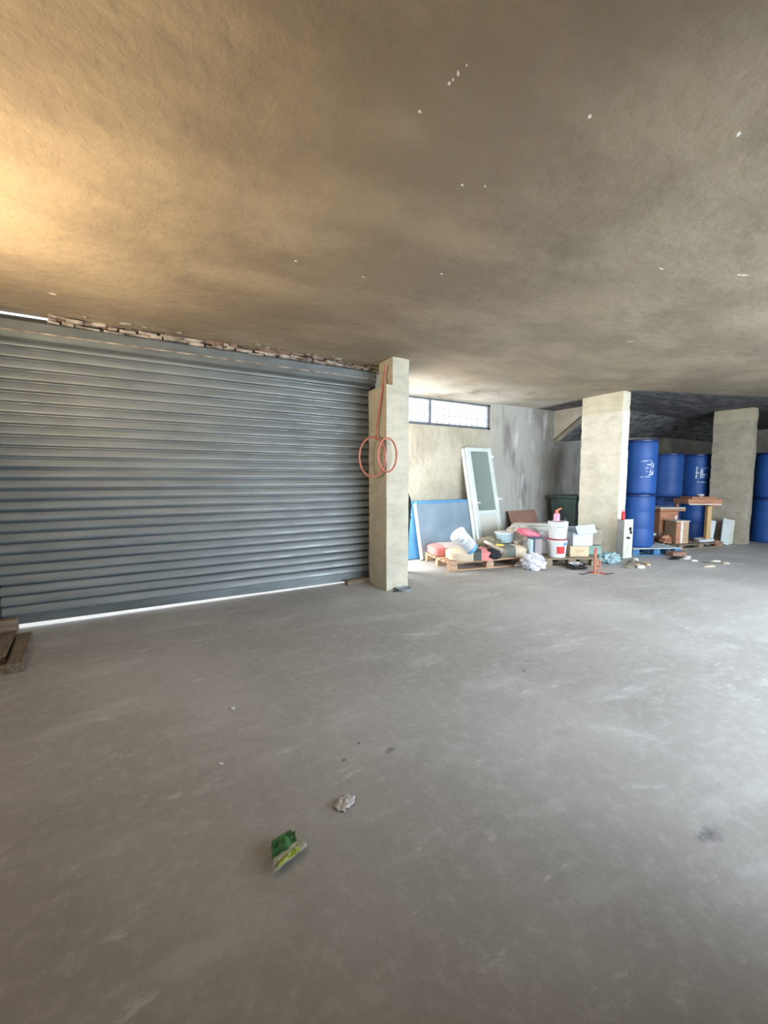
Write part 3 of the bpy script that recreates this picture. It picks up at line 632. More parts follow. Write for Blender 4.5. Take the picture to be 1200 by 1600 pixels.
# tilted white bucket with blue bottom
def bucket(name, label, loc, rot, r=.15, h_=.29, rim=None, marks=(), basem=None, group=None, lid=True):
    t = thing(name, label, 'bucket', loc, rot=rot)
    rb = r*.86
    pf = [(rb*.9, 0), (rb, .006), (rb+(r-rb)*.8, h_*.8), (r, h_*.8), (r, h_*.83), (r*.985, h_*.83), (r*.985, h_*.90), (r*1.01, h_*.90), (r*1.01, h_*.93), (r*.98, h_*.94), (r*.97, h_*.955)]
    MB().lathe(pf, 32).build('body', M['white_plastic'], t, smooth=30)
    if lid: MB().lathe([(r*.6, h_*.955), (r*1.03, h_*.957), (r*1.03, h_), (r*.95, h_), (r*.93, h_*.985), (r*.6, h_*.985)], 32).build('lid', rim or M['white_plastic'], t, smooth=30)
    if basem: MB().lathe([(rb*.9, -.004), (rb*1.02, .002), (rb*1.07, h_*.14), (rb*.9, h_*.14)], 32).build('bottom_band', basem, t, smooth=30)
    for (a0, a1, z0, z1, m_) in marks:
        def fn(u, v):
            z = z0+(z1-z0)*v; rr = rb+(r-rb)*min(1, z/h_/.8*.8)+.0035; a = math.radians(a0+(a1-a0)*u)
            return (rr*math.cos(a), rr*math.sin(a), z)
        MB().sheet(fn, 8, 2, .002).build('printed_label', m_, t)
    hp = []
    for i in range(17):
        a = PI*i/16; hp.append((r*1.05*math.cos(a), -r*.55*math.sin(a)-.01, h_*.84-r*.75*math.sin(a)))
    MB().tube(hp, .0035, 6).build('handle', M['cabgrey'], t, smooth=True)
    return t
# text-like rows of grey marks, facing -90 deg (towards the viewer in the local frame)
def rows(z0, n, dz, a0, a1, m_, seed):
    random.seed(seed); out = []
    for i in range(n):
        a = a0
        while a < a1:
            b_ = a+random.uniform(5, 13)
            out.append((a, min(b_, a1), z0+i*dz, z0+i*dz+.010, m_)); a = b_+random.uniform(2, 5)
    return out
TB = bucket('white_bucket', 'white printed bucket with blue base tipped over on the sacks', D3(737, 858, 6.14), (math.radians(14), math.radians(-44), VIEW), .130, .36, marks=rows(.06, 5, .035, -125, -55, M['print_grey'], 3)+[(-112, -88, .265, .29, M['print_grey'])], basem=M['bucket_blue'])
B1 = bucket('white_bucket', 'white bucket with red square label and red rim, bottom of stack', DZ(874, 6.42, .142), (0, 0, VIEW), .150, .295, M['darkred'], marks=[(-113, -62, .07, .185, M['red']), (-75, -45, .20, .245, M['print_blue'])]+rows(.215, 1, .03, -120, -70, M['paleblue'], 2))
B2_ = bucket('white_bucket', 'white bucket with small green mark stacked on red-labelled bucket', DZ(874.5, 6.42, .438), (0, 0, VIEW), .150, .275, marks=rows(.19, 1, .02, -115, -75, M['print_teal'], 4)+rows(.07, 2, .03, -110, -40, M['paleblue'], 5))
B3 = bucket('white_bucket', 'white bucket with red rim half hidden behind red-labelled bucket', DZ(856, 6.72, .142), (0, 0, VIEW), .140, .27, M['darkred'], marks=rows(.12, 2, .04, -110, -60, M['print_teal'], 8))
# rag over the hidden bucket
o = MB().blob((0, 0, .05), (.22, .2, .12), 9, .4).build('crumpled_bag', M['whitebag'], smooth=True); tag(o, 'crumpled white plastic bag on top of half hidden bucket', 'bag'); o.location = DZ(855, 6.62, .415)

# on top of the stacked bucket
can = thing('spray_can', 'pink bottle with orange top standing on the upper bucket', 'bottle', DZ(872, 6.42, .716), VIEW)
MB().lathe([(.040, 0), (.047, .005), (.047, .10), (.035, .125), (.02, .13)], 20).build('body', M['pinklight'], can, smooth=30)
MB().lathe([(.022, .13), (.026, .135), (.026, .17), (.02, .175)], 16).build('cap', M['orange'], can, smooth=30)
MB().box((.02, -.01, .185), (.10, .03, .025), (0, -.5, 0)).build('trigger', M['orange'], can, bevel=.005)
q = DZ(884.5, 6.40, .716); jar = tag(place(MB().lathe([(.025, 0), (.032, .004), (.032, .045), (.022, .055), (.022, .065), (.01, .067)], 16).build('small_jar', M['black_pl'], smooth=30), q), 'small black jar on the upper bucket right of pink bottle', 'jar')
tag(place(MB().lathe([(.01, 0), (.036, 0), (.036, .012), (.01, .016)], 20).build('jar_lid', M['white_plastic'], smooth=30), DZ(885, 6.32, .715)), 'small white lid on the front rim of upper bucket', 'lid')

# rags, bags and clutter on the light pallet
def lump(name, label, cat, px, d, z, size, m, seed, amp=.35, rz=VIEW, power=1.0, freq=2.2):
    o = MB().blob((0, 0, size[2]*.43), size, seed, amp, freq, power=power).build(name, m, smooth=True)
    q = DZ(px, d, z); o.location = q; o.rotation_euler = (0, 0, rz); return tag(o, label, cat)
lump('black_rag', 'black rag heaped on front edge of light pallet', 'rag', 768, 6.22, .142, (.32, .26, .17), M['black'], 11)
lump('dark_coat', 'dark olive cloth heap on light pallet behind black rag', 'rag', 765, 6.75, .142, (.46, .34, .27), M['sack_olive'], 12, .45)
def roll(name, label, cat, a, b_, r, m, cap=None):
    t = thing(name, label, cat, a); v = b_-a
    pts = [(0, 0, 0), tuple(v*.5), tuple(v)]
    MB().tube(pts, r, 20).build('tube', m, t, smooth=40)
    if cap: MB().tube([tuple(v*.96), tuple(v*1.01)], r*1.05, 20).build('end_cap', cap, t, smooth=40)
    return t
roll('rolled_sheet', 'pale rolled sheet slanting over the dark cloth heap', 'roll', D3(757, 846, 6.62), D3(785, 860, 6.35), .028, M['rag'])
roll('olive_roll', 'thin olive roll lying on dark cloth heap', 'roll', D3(752, 856, 6.45), D3(774, 868, 6.3), .022, M['sack_olive'], M['grey_green'])
sk = split_sack('olive_sack', 'brown sack with grey-green band at right end of light pallet', 'sack', DZ(797, 6.55, .142), math.radians(-22), (.58, .34, .17), 13, [(-2, -.3, M['sack_olive'], 'sack_end'), (-.3, .25, M['grey_green'], 'printed_band'), (.25, 2, M['sack_tan'], 'sack_body')], None)
o = MB().box((0, 0, .02), (.12, .05, .03), (0, .1, .1)).build('yellow_scraper', M['yellow'], bevel=.008); o.location = DZ(783, 6.38, .318); o.rotation_euler = (0, 0, VIEW); tag(o, 'small yellow plastic piece on end of brown sack', 'scrap')
jb = thing('plastic_basin', 'pale blue plastic tub with white rim in front of white door', 'tub', DZ(791, 6.86, .30), VIEW)
MB().lathe([(.08, 0), (.12, .01), (.155, .17), (.148, .17), (.115, .02), (.08, .015)], 28).build('tub_body', M['paleblue'], jb, smooth=30)
MB().lathe([(.150, .165), (.172, .165), (.172, .185), (.150, .185)], 28).build('rim', M['white_plastic'], jb, smooth=30)
lump('cloth_heap', 'dirty white cloth heap between pale blue tub and grey can', 'rag', 815, 6.95, .17, (.52, .40, .46), M['rag'], 15, .5)
lump('white_rag', 'off-white rag piled on top of the dirty cloth heap', 'rag', 812, 6.85, .50, (.26, .20, .14), M['rag'], 18, .6)
o = MB().blob((0, 0, 0), (.42, .12, .11), 16, .25, flat=False).build('pink_roll', M['pink'], smooth=True); o.location = D3(826, 833, 6.55); o.rotation_euler = (0, math.radians(16), VIEW); tag(o, 'pink-red rolled cloth slanting across the dirty cloth heap', 'cloth')
cr = thing('wooden_crate', 'brown wooden crate behind cloth heap carrying pale tube', 'crate', DZ(845, 7.35, 0), VIEW)
for z in (.06, .18, .30): MB().box((0, -.2, z), (.62, .015, .10)).build('side_slat', M['wood_old'], cr, bevel=.003); MB().box((0, .2, z), (.62, .015, .10)).build('side_slat', M['wood_old'], cr, bevel=.003)
for x in (-.3, .3):
    for y in (-.18, .18): MB().box((x, y, .2), (.03, .03, .4)).build('corner_post', M['wood_old'], cr, bevel=.003)
MB().box((0, 0, .395), (.64, .42, .012)).build('top_board', M['wood_old'], cr, bevel=.003)
roll('pale_tube', 'thick pale green-grey tube lying behind the bucket stack', 'tube', DZ(818, 7.15, .483), DZ(872, 7.15, .483), .08, M['tube'])
o = MB().box((0, 0, .01), (.66, .22, .03)).build('white_board', M['cream_panel'], bevel=.004); o.location = DZ(844, 7.20, .567); o.rotation_euler = (0, 0, VIEW); tag(o, 'long off-white board lying on top of pale tube', 'board')
# upright grey can with pale blue side
q = DZ(839, 6.42, 0)
tag(place(MB().box((0, 0, .09), (.20, .12, .18)).build('timber_offcut', M['wood_old'], bevel=.006), q, VIEW), 'wooden offcut under the grey and pale blue can', 'timber')
jc = thing('jerry_can', 'upright grey can with pale blue side and navy edges', 'can', (q.x, q.y, .182), VIEW)
MB().box((.03, 0, .13), (.115, .14, .25)).build('grey_side', M['greyplastic'], jc, bevel=.012)
MB().box((-.07, 0, .13), (.055, .13, .24)).build('pale_side', M['paleblue'], jc, bevel=.012)
MB().box((-.034, 0, .13), (.02, .15, .27)).build('navy_edge', M['navy'], jc, bevel=.005)
MB().box((0, 0, .265), (.20, .13, .02)).build('top_edge', M['navy'], jc, bevel=.005)
lump('white_bag', 'crumpled white plastic bag on floor between the two pallets', 'bag', 837, 6.12, 0, (.36, .24, .26), M['whitebag'], 21, .42, freq=2.6)
# cable loop beside the white bag
cb = []
for i in range(40):
    a = i/39*2*PI*1.2; q = DZ(816+8*math.cos(a), 6.25+.09*math.sin(a), .012+.05*abs(math.sin(a))); cb.append(q)
tag(MB().tube(cb, .007, 6).build('white_cable', M['print_white'], smooth=True), 'thin white cable loop on floor left of white bag', 'cable')

# boxes
bx = thing('cardboard_box', 'closed tan cardboard box on pallet under the open white box', 'box', DZ(904, 6.55, .142), VIEW)
MB().box((0, 0, .085), (.30, .26, .17)).build('carton', M['card'], bx, bevel=.004)
MB().box((0, -.1315, .095), (.14, .002, .012)).build('printed_line', M['wood'], bx); MB().box((.0, -.1315, .075), (.10, .002, .008)).build('printed_line', M['wood'], bx)
MB().box((0, 0, .171), (.05, .262, .002)).build('tape', M['sack_tan'], bx)
wb = thing('open_carton', 'open white cardboard box with flaps up beside bucket stack', 'box', DZ(909, 6.55, .318), VIEW)
cbm = MB(); a_, b2, h_ = .155, .12, .20; tt = .008
cbm.box((0, 0, tt/2), (a_*2, b2*2, tt)); cbm.box((0, b2, h_/2), (a_*2, tt, h_)); cbm.box((-a_, 0, h_/2), (tt, b2*2, h_))
cbm.box((0, -b2, h_/2), (a_*2, tt, h_)); cbm.build('carton', M['card_white'], wb)
MB().box((a_, 0, h_/2), (tt, b2*2, h_)).build('side_panel', M['card_shade'], wb)  # side of the white carton, darkened in colour to stand for shade
MB().box((.03, -.12-.03, h_+.065), (.30, .15, .006), (math.radians(60), math.radians(-6), 0)).build('flap', M['card_white'], wb)
MB().box((.23, -.01, h_+.035), (.17, .22, .006), (0, math.radians(18), 0)).build('flap', M['card_white'], wb)
MB().box((-.05, b2+.04, h_+.04), (.28, .11, .006), (math.radians(-50), 0, 0)).build('flap', M['card_white'], wb)
sb_ = MB().box((0, 0, .13), (.16, .19, .26)).build('brown_carton', M['card_shade'], bevel=.005); sb_.location = DZ(932, 6.75, .30); sb_.rotation_euler = (0, 0, VIEW); tag(sb_, 'greyish brown box shaded beside the open white box', 'box')
gt = tag(place(MB().box((0, 0, .08), (.24, .20, .155)).build('green_tub', M['greenpl'], bevel=.02), DZ(929, 6.62, .142), VIEW), 'dull green plastic box at right end of grey-brown pallet', 'box')

# orange stand, cable bundle, crowbar
os_ = thing('metal_stand', 'rusty orange upright stand with red tip in front of pallet', 'stand', P(929, 895), VIEW)
MB().box((0, 0, .006), (.10, .14, .012)).build('base_plate', M['orangebar'], os_, bevel=.003)
MB().box((0, 0, .15), (.026, .026, .29)).build('post', M['orangebar'], os_, bevel=.003)
MB().box((0, 0, .325), (.022, .022, .10), (0, .12, 0)).build('red_tip', M['red'], os_, bevel=.004)
k = MB(); k.box((.045, .0, .19), (.07, .02, .018)); k.box((.045, 0, .13), (.07, .02, .018)); k.box((.045, 0, .07), (.08, .02, .018)); k.box((.075, 0, .13), (.018, .02, .14)); k.build('bracket', M['orangebar'], os_, bevel=.003)
MB().tube([(.03, -.01, .05), (.12, -.04, .045)], .006, 6).build('pin', M['orangebar'], os_, smooth=True)
random.seed(9); cb = []
for i in range(150):
    a = i*.36; rx = .11+.03*math.sin(i*.5); ry = .05+.02*math.cos(i*.31)
    cb.append((rx*math.cos(a)+.02*math.sin(i*.13), ry*math.sin(a), .03+.028*math.sin(i*.21)+.014*math.sin(a*1.5)))
o = MB().tube(cb, .0075, 6).build('cable_bundle', M['black_pl'], smooth=True); o.location = P(901, 889); o.rotation_euler = (0, 0, VIEW); tag(o, 'tangled black cable bundle on floor before grey-brown pallet', 'cable')
cb = [(x*.85+.0, y*.8-.015, z+.02) for (x, y, z) in cb[::-1][10:80]]
o = MB().tube(cb, .0075, 6).build('cable_bundle', M['print_white'], smooth=True); o.location = P(898, 887); o.rotation_euler = (0, 0, VIEW+.4); tag(o, 'loose white cable tangled over the black cable bundle', 'cable')
cw = thing('crowbar', 'thin red and black bar lying on floor right of orange stand', 'tool', P(935, 896), 0)
va = P(946, 898)-P(935, 896); vb = P(960, 897.5)-P(935, 896)
MB().tube([Vector((0, 0, .012)), va*.5+Vector((0, 0, .014)), va+Vector((0, 0, .012))], .008, 8).build('grip', M['red'], cw, smooth=True)
MB().tube([va+Vector((0, 0, .012)), vb*.9+Vector((0, 0, .012)), vb+Vector((0, 0, .02))], [.008, .006, .004], 8).build('shaft', M['black_pl'], cw, smooth=True)
cb = [P(905+i*2.5, 896+1.5*math.sin(i*.7), .006) for i in range(9)]
tag(MB().tube(cb, .006, 6).build('dark_cable', M['black_pl'], smooth=True), 'short dark cable on floor left of the orange stand', 'cable')
lump('clear_plastic_bag', 'shiny pale blue clear plastic bag at foot of middle pillar', 'bag', 957, 6.62, 0, (.34, .26, .19), M['clearblue'], 31, .5, freq=3)

# scrap heap by the pillar foot
random.seed(12)
sc = [('scrap_paper', M['paper'], 'pale paper scrap'), ('scrap_wood', M['wood_old'], 'weathered wood scrap'), ('scrap_tan', M['sack_tan'], 'tan crumpled scrap'), ('scrap_dark', M['sack_olive'], 'dark olive scrap')]
spots = [(980, 883, 1, .14, .05, .3), (988, 879, 3, .18, .10, 0), (996, 885, 2, .13, .09, .5), (1004, 880, 1, .20, .05, -.3), (1011, 884, 2, .12, .07, 1.0), (994, 876, 0, .10, .07, .2), (1002, 888, 0, .11, .03, -.5), (984, 888, 3, .16, .03, -.3)]
labs = ['weathered wood chip leftmost in scrap heap below white cabinet', 'dark olive scrap in scrap heap close to white cabinet foot', 'tan crumpled scrap in middle of scrap heap', 'long weathered stick across right side of scrap heap', 'tan crumpled scrap rightmost in scrap heap', 'white paper scrap on top back of scrap heap', 'thin white strip at front of scrap heap', 'dark thin scrap at front left of scrap heap']
for i, (x, y, k, l, w_, a) in enumerate(spots):
    q = P(x, y); nm, m_, _ = sc[k]
    o = MB().blob((0, 0, .02), (l, w_, .05 if k != 1 else .03), 40+i, .5, sub=3).build(nm, m_, smooth=True); o.location = q; o.rotation_euler = (0, 0, a); tag(o, labs[i], 'scrap', 'scraps below the white cabinet')
for i, (x, y, l, w_, k, lab) in enumerate([(1062, 874, .22, .06, 3, 'dark flat scrap left end of floor litter by furniture pile'), (1072, 874, .14, .06, 0, 'white paper scrap on dark flat scrap on floor'), (1085, 877, .11, .07, 0, 'round white scrap alone on floor before furniture pile'), (1075, 871, .10, .05, 0, 'small white scrap on floor nearest the furniture pile'), (1112, 880, .26, .07, 3, 'dark rag strip on floor before farthest pillar'), (1118, 878, .16, .04, 0, 'thin white strip lying on dark rag strip'), (1135, 881, .09, .05, 2, 'tan scrap at right end of floor litter'), (1108, 886, .22, .06, 2, 'pale dusty scrap in front of dark rag strip')]):
    nm, m_, _ = sc[k]; o = MB().blob((0, 0, .012), (l, w_, .03), 60+i, .5, sub=3).build(nm, m_, smooth=True); o.location = P(x, y); o.rotation_euler = (0, 0, VIEW+random.uniform(-.3, .3)); tag(o, lab, 'scrap')

# ------------------------------------------------------------------ white perforated cabinet
wc = thing('metal_cabinet', 'narrow off-white metal cabinet with dark holes at foot of middle pillar', 'cabinet', (7.13, 3.95, 0), math.radians(-4))
MB().box((.01, .02, .35), (.24, .12, .66)).build('cabinet_body', M['cabgrey'], wc, bevel=.006)
MB().box((.01, -.046, .35), (.24, .012, .68)).build('front_panel', M['cabwhite'], wc, bevel=.003)
for (x, z, r_) in ((.04, .52, .035), (.06, .46, .03), (-.03, .37, .022), (.02, .365, .022)):
    MB().lathe([(.001, 0), (r_, 0), (r_, .005), (.001, .005)], 14, Matrix.Translation((x+.01, -.052, z)) @ Matrix.Rotation(PI/2, 4, 'X')).build('hole', M['black_pl'], wc)
for x in (-.08, .10): MB().box((x, .01, .012), (.03, .10, .024)).build('foot', M['black_pl'], wc)
rt = thing('red_bottle', 'small red bottle standing on the narrow off-white cabinet', 'bottle', (7.08, 3.97, .681), 0)
MB().lathe([(.025, 0), (.03, .004), (.03, .12), (.02, .14)], 16).build('body', M['red'], rt, smooth=30)
MB().lathe([(.018, .14), (.02, .142), (.02, .165), (.01, .167)], 14).build('cap', M['pinklight'], rt, smooth=30)

# ------------------------------------------------------------------ blue drums
def make_drum():
    t = thing('plastic_drum', 'x', 'drum')
    R_, h_ = .287, .972
    pf = [(.20, 0), (.265, .004), (.28, .02), (R_, .05), (R_, .32), (R_*.985, .335), (R_*.985, .35), (R_, .365), (R_, .62), (R_*.985, .635), (R_*.985, .65), (R_, .665), (R_, .88), (R_*.985, .90), (R_*.97, .925), (R_*.93, .94)]
    MB().lathe(pf, 48).build('drum_body', M['drum'], t, smooth=30)
    MB().lathe([(.24, .925), (.278, .925), (.292, .935), (.292, .960), (.280, .972), (.262, .972), (.256, .945), (.24, .945)], 48).build('rim', M['drum_dark'], t, smooth=30)
    MB().lathe([(.01, .94), (.262, .94), (.262, .95), (.01, .95)], 40).build('drum_top', M['drum'], t, smooth=30)
    for x in (-.16, .16): MB().lathe([(.01, .94), (.03, .94), (.03, .965), (.01, .967)], 14, Matrix.Translation((x, 0, 0))).build('bung', M['drum_dark'], t, smooth=30)
    return t
drum0 = make_drum(); used = False
def place_drum(q, z, lab, grp, rz=VIEW):
    global used
    if not used: r = drum0; used = True
    else:
        r = drum0.copy(); C.objects.link(r)
        for ch in drum0_parts:
            c = ch.copy(); C.objects.link(c); c.parent = r
    r.location = (q.x, q.y, z); r.rotation_euler = (0, 0, rz); r['label'] = lab; r['group'] = grp
    return r
drum0_parts = list(drum0.children)
def mark(parent, strokes, R_=.290):
    """white brushed strokes on the wall of a drum: (ang0, z0, ang1, z1, width)"""
    for (a0, z0, a1, z1, w_) in strokes:
        def fn(u, v):
            a = math.radians(a0+(a1-a0)*u); z = z0+(z1-z0)*u; pa = math.radians(a1-a0)*R_; pz = z1-z0; L_ = math.hypot(pa, pz)
            ox, oz = -pz/L_*(v-.5)*w_, pa/L_*(v-.5)*w_
            return (R_*math.cos(a+ox/R_), R_*math.sin(a+ox/R_), z+oz)
        MB().sheet(fn, 8, 2, .002).build('painted_mark', M['worn_mark'], parent)
G = 'blue drums stacked in twos'
qL = DZ(997, 7.52, 0)
place_drum(qL, .142, 'bottom blue drum on blue pallet right of middle pillar', G)
dA = place_drum(qL, .142+.974, 'top blue drum of tallest stack right of middle pillar, white marks', G)
mark(dA, [(-118, .58, -83, .60, .012), (-100, .46, -76, .47, .02), (-83, .40, -80, .58, .02), (-98, .40, -78, .38, .016), (-118, .30, -83, .31, .012), (-96, .52, -78, .53, .014), (-74, .34, -72, .55, .02), (-90, .34, -74, .35, .02)])
q1 = DZ(1043, 9.2, 0); q2 = DZ(1086, 9.5, 0)
place_drum(q1, 0, 'bottom blue drum hidden behind the brown drawer unit', G)
place_drum(q1, .974, 'plain top blue drum between two marked stacks', G)
place_drum(q2, 0, 'bottom blue drum showing dark under the wooden table', G)
dB = place_drum(q2, .974, 'top blue drum with white letters above wooden table', G)
mark(dB, [(-124, .42, -122, .68, .03), (-122, .54, -108, .55, .02), (-108, .42, -106, .68, .022), (-102, .64, -72, .66, .024), (-102, .44, -101, .64, .02), (-102, .50, -80, .50, .026), (-100, .44, -77, .44, .02), (-120, .34, -82, .33, .02)])
q3 = DZ(1205, 8.86, 0)
place_drum(q3, 0, 'bottom blue drum right of farthest pillar, cut by photo edge', G)
place_drum(q3, .974, 'top blue drum right of farthest pillar, cut by photo edge', G)
bp_ = make_pallet('blue painted pallet with grey deck under tallest drum stack', .95, .62, M['bluepallet'], (DZ(1013, 7.55, 0).x, DZ(1013, 7.55, 0).y, 0), math.radians(-24), 5, M['palletgrey'])

# ------------------------------------------------------------------ furniture pile
pl = make_pallet('low brown plank platform under the broken furniture', 1.25, .75, M['wood_old'], (DZ(1073, 8.35, 0).x, DZ(1073, 8.35, 0).y, 0), math.radians(-12), 7, M['wood_dirty'], .10)
# table
tb = thing('wooden_table', 'reddish wooden table with thick top and yellow leg before drums', 'table', DZ(1092, 8.35, 0), math.radians(-27))
MB().box((0, 0, .93), (.72, .40, .10)).build('tabletop', M['wood_red'], tb, bevel=.006)
MB().box((.0, -.205, .87), (.68, .012, .02)).build('pale_edge', M['edge'], tb, bevel=.002)
MB().box((.22, 0, .855), (.22, .36, .06)).build('drawer', M['wood_red'], tb, bevel=.004)
MB().box((.13, -.14, .464), (.09, .07, .724)).build('leg', M['wood_yel'], tb, bevel=.004)
MB().box((-.32, .14, .49), (.05, .05, .776)).build('leg', M['wood_red'], tb, bevel=.004)
tp = MB().box((0, 0, .02), (.52, .32, .04)).build('wooden_board', M['wood_red'], bevel=.004); q = DZ(1092, 8.35, .981); tp.location = q; tp.rotation_euler = (0, 0, math.radians(-25)); tag(tp, 'flat reddish board lying on top of wooden table', 'board')
bw_ = MB().lathe([(.03, 0), (.04, .005), (.075, .05), (.07, .05), (.035, .012), (.01, .01)], 20).build('white_bowl', M['white_plastic'], smooth=30)
bw_.location = DZ(1096, 8.30, 1.022); tag(bw_, 'small white bowl on the board on wooden table', 'bowl')
# drawer unit
du = thing('drawer_unit', 'reddish-brown drawer unit with overhanging top beside tallest drum stack', 'drawer unit', DZ(1037, 8.5, .102), math.radians(-22))
MB().box((0, 0, .31), (.40, .36, .60)).build('carcass', M['wood_red'], du, bevel=.004)
MB().box((0, -.184, .16), (.36, .012, .26)).build('drawer_front', M['wood_red'], du, bevel=.004)
MB().box((0, -.184, .45), (.36, .012, .24)).build('drawer_front', M['wood_red'], du, bevel=.004)
MB().box((.16, -.193, .35), (.05, .008, .36)).build('pale_strip', M['edge'], du, bevel=.002)
MB().box((.03, -.02, .645), (.58, .46, .05)).build('unit_top', M['wood_red'], du, bevel=.006)
o = MB().box((0, 0, .012), (.60, .44, .024)).build('grey_board', M['cream_panel'], bevel=.003); q = DZ(1040, 8.48, .775); o.location = q; o.rotation_euler = (0, 0, math.radians(-20)); tag(o, 'pale thin board lying on the drawer unit top', 'board')
# two-tone box
tbx = thing('wooden_box', 'upright tan and red wooden box with pale stripe on planks', 'box', DZ(1062, 8.10, .102), math.radians(-24))
MB().box((0, 0, .22), (.28, .28, .44)).build('box_body', M['wood_tan'], tbx, bevel=.004)
MB().box((-.09, -.144, .22), (.10, .012, .43)).build('red_panel', M['wood_red'], tbx, bevel=.003)
MB().box((-.02, -.144, .22), (.05, .014, .43)).build('pale_stripe', M['edge'], tbx, bevel=.003)
MB().box((0, 0, .448), (.32, .30, .014)).build('box_lid', M['edge'], tbx, bevel=.003)
o = MB().blob((0, 0, .08), (.24, .2, .17), 71, .5, sub=3).build('brown_scrap', M['wood_red'], smooth=True); o.location = DZ(1045, 8.0, .102); tag(o, 'reddish brown broken piece before the drawer unit', 'scrap')
bf = thing('black_tool', 'black tool with jointed arms standing on the blue pallet edge', 'tool', DZ(1027, 7.62, .142), VIEW)
MB().tube([(0, 0, .012), (-.02, 0, .12), (.03, .0, .2)], .018, 8).build('lower_arm', M['black_pl'], bf, smooth=True)
MB().tube([(.03, 0, .2), (.10, 0, .19), (.2, 0, .24)], .012, 8).build('upper_arm', M['black_pl'], bf, smooth=True)
MB().box((-.02, 0, .2), (.09, .05, .05), (0, .3, 0)).build('head', M['cabgrey'], bf, bevel=.01)
o = MB().box((0, 0, .04), (.30, .16, .08)).build('dark_timber', M['brown'], bevel=.01); o.location = P(1056, 868.5); o.rotation_euler = (0, 0, -.3); tag(o, 'dark brown timber piece on floor at plank platform corner', 'timber')
o = MB().blob((0, 0, .02), (.32, .14, .05), 73, .4, sub=3).build('black_cloth', M['black'], smooth=True); o.location = P(1056, 873.5); tag(o, 'flat black cloth on floor before dark brown timber', 'cloth')
# white panels leaning near the far pillar
def panel(px0, py0, d0, w_, h_, tilt, side, lab, m=M['white_paint']):
    t = MB().box((0, 0, h_/2), (w_, .03, h_)).build('leaning_board', m, bevel=.004); t.location = DZ(px0, d0, .012); t.rotation_euler = (-tilt, side, VIEW); return tag(t, lab, 'board')
panel(1113, 848, 8.35, .15, .52, .1, .20, 'white panel leaning near table leg, left of pair')
panel(1139, 852, 8.42, .18, .55, .22, .24, 'white panel leaning on farthest pillar, right of pair')
panel(1146, 852, 8.50, .12, .52, .18, .22, 'narrow cream panel behind the right white panel', M['cabwhite'])
o = MB().box((0, 0, .03), (.30, .16, .05), (.2, -.1, 0)).build('white_offcut', M['white_paint'], bevel=.004); o.location = DZ(1106, 8.25, .11); o.rotation_euler = (0, 0, VIEW); tag(o, 'white offcut lying flat at foot of left white panel', 'offcut')
o = MB().blob((0, 0, .06), (.22, .18, .14), 77, .3, sub=3).build('brown_lump', M['wood_red'], smooth=True); o.location = DZ(1127, 8.25, 0); tag(o, 'brown lump on floor between the two white panels', 'scrap')

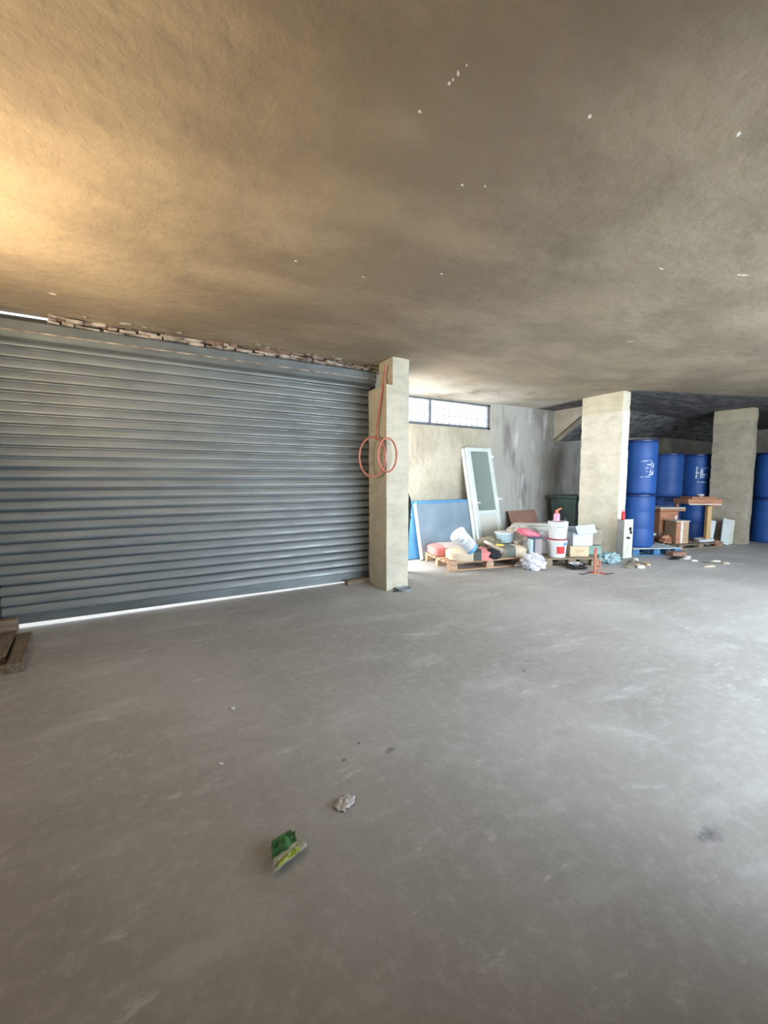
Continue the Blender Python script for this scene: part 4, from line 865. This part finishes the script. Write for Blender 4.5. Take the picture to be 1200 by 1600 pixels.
# ------------------------------------------------------------------ litter on the open floor
lp = thing('snack_wrapper', 'crumpled green and lime foil wrapper on open floor', 'wrapper', P(448, 1345), 0)
def quadsheet(p_, th, amp, seed, nu=14, nv=14, lift=0.01):
    a, b_, c_, d = [P(*q) for q in p_]; o_ = P(448, 1345)
    def fn(u, v):
        q = (a*(1-u)+b_*u)*(1-v)+(d*(1-u)+c_*u)*v-o_
        n_ = noise.noise(Vector((u*3+seed, v*3, seed)))+.5*noise.noise(Vector((u*9+seed, v*9, 0)))
        return (q.x+amp*.3*n_, q.y, lift+amp*(1+n_)*(.4+math.sin(PI*u)*.6))
    return MB().sheet(fn, nu, nv, th)
quadsheet([(426, 1352), (424, 1322), (452, 1304), (468, 1326)], .002, .022, 1).build('green_part', M['leaf'], lp, smooth=60)
quadsheet([(428, 1372), (426, 1350), (466, 1318), (480, 1329)], .002, .012, 5, lift=.014).build('lime_part', M['silver'], lp, smooth=60)
quadsheet([(434, 1367), (440, 1353), (466, 1333), (470, 1338)], .002, .010, 9, lift=.022).build('lime_part', M['lime'], lp, smooth=60)
def flat_litter(pts, m, name, label, amp=.006, seed=0, th=.0015):
    c_ = sum((P(*q) for q in pts), Vector())/len(pts); n = len(pts); vs = [Vector((0, 0, amp*1.5))]; fs = []
    ring = 4
    for r_ in range(1, ring+1):
        for k in range(n*3):
            a = P(*pts[k//3]); b_ = P(*pts[(k//3+1) % n]); q = a.lerp(b_, (k % 3)/3)-c_; q = q*(r_/ring)
            z = amp*(1.1+noise.noise(Vector((q.x*60+seed, q.y*60, r_)))*1.6); vs.append(Vector((q.x, q.y, max(.001, z if r_ < ring else amp*(.5+.5*math.sin(k*1.9+seed))))))
    W_ = n*3
    for k in range(W_): fs.append((0, 1+k, 1+(k+1) % W_))
    for r_ in range(ring-1):
        for k in range(W_): fs.append((1+r_*W_+k, 1+(r_+1)*W_+k, 1+(r_+1)*W_+(k+1) % W_, 1+r_*W_+(k+1) % W_))
    nn = len(vs); vs2 = vs+[v_+Vector((0, 0, th)) for v_ in vs]; fs2 = fs+[tuple(i+nn for i in reversed(f_)) for f_ in fs]
    e0 = 1+(ring-1)*W_
    for k in range(W_): fs2.append((e0+k, e0+(k+1) % W_, e0+(k+1) % W_+nn, e0+k+nn))
    o = MB().add(vs2, fs2).build(name, m, smooth=60); o.location = (c_.x, c_.y, 0); return tag(o, label, 'litter')
flat_litter([(522, 1262), (530, 1249), (543, 1243), (555, 1247), (552, 1259), (543, 1264), (538, 1270), (529, 1269)], M['film'], 'plastic_scrap', 'crumpled clear plastic scrap on open floor beyond the green wrapper', .010, 3)
flat_litter([(359, 1109), (363, 1105), (369, 1106), (365, 1110)], M['paper'], 'paper_chip', 'tiny white chip on floor, farther of two left of centre', .003, 1)
flat_litter([(339, 1195), (344, 1192), (350, 1193.5), (345, 1196)], M['paper'], 'paper_chip', 'tiny white chip on floor, nearer of two left of centre', .003, 2)
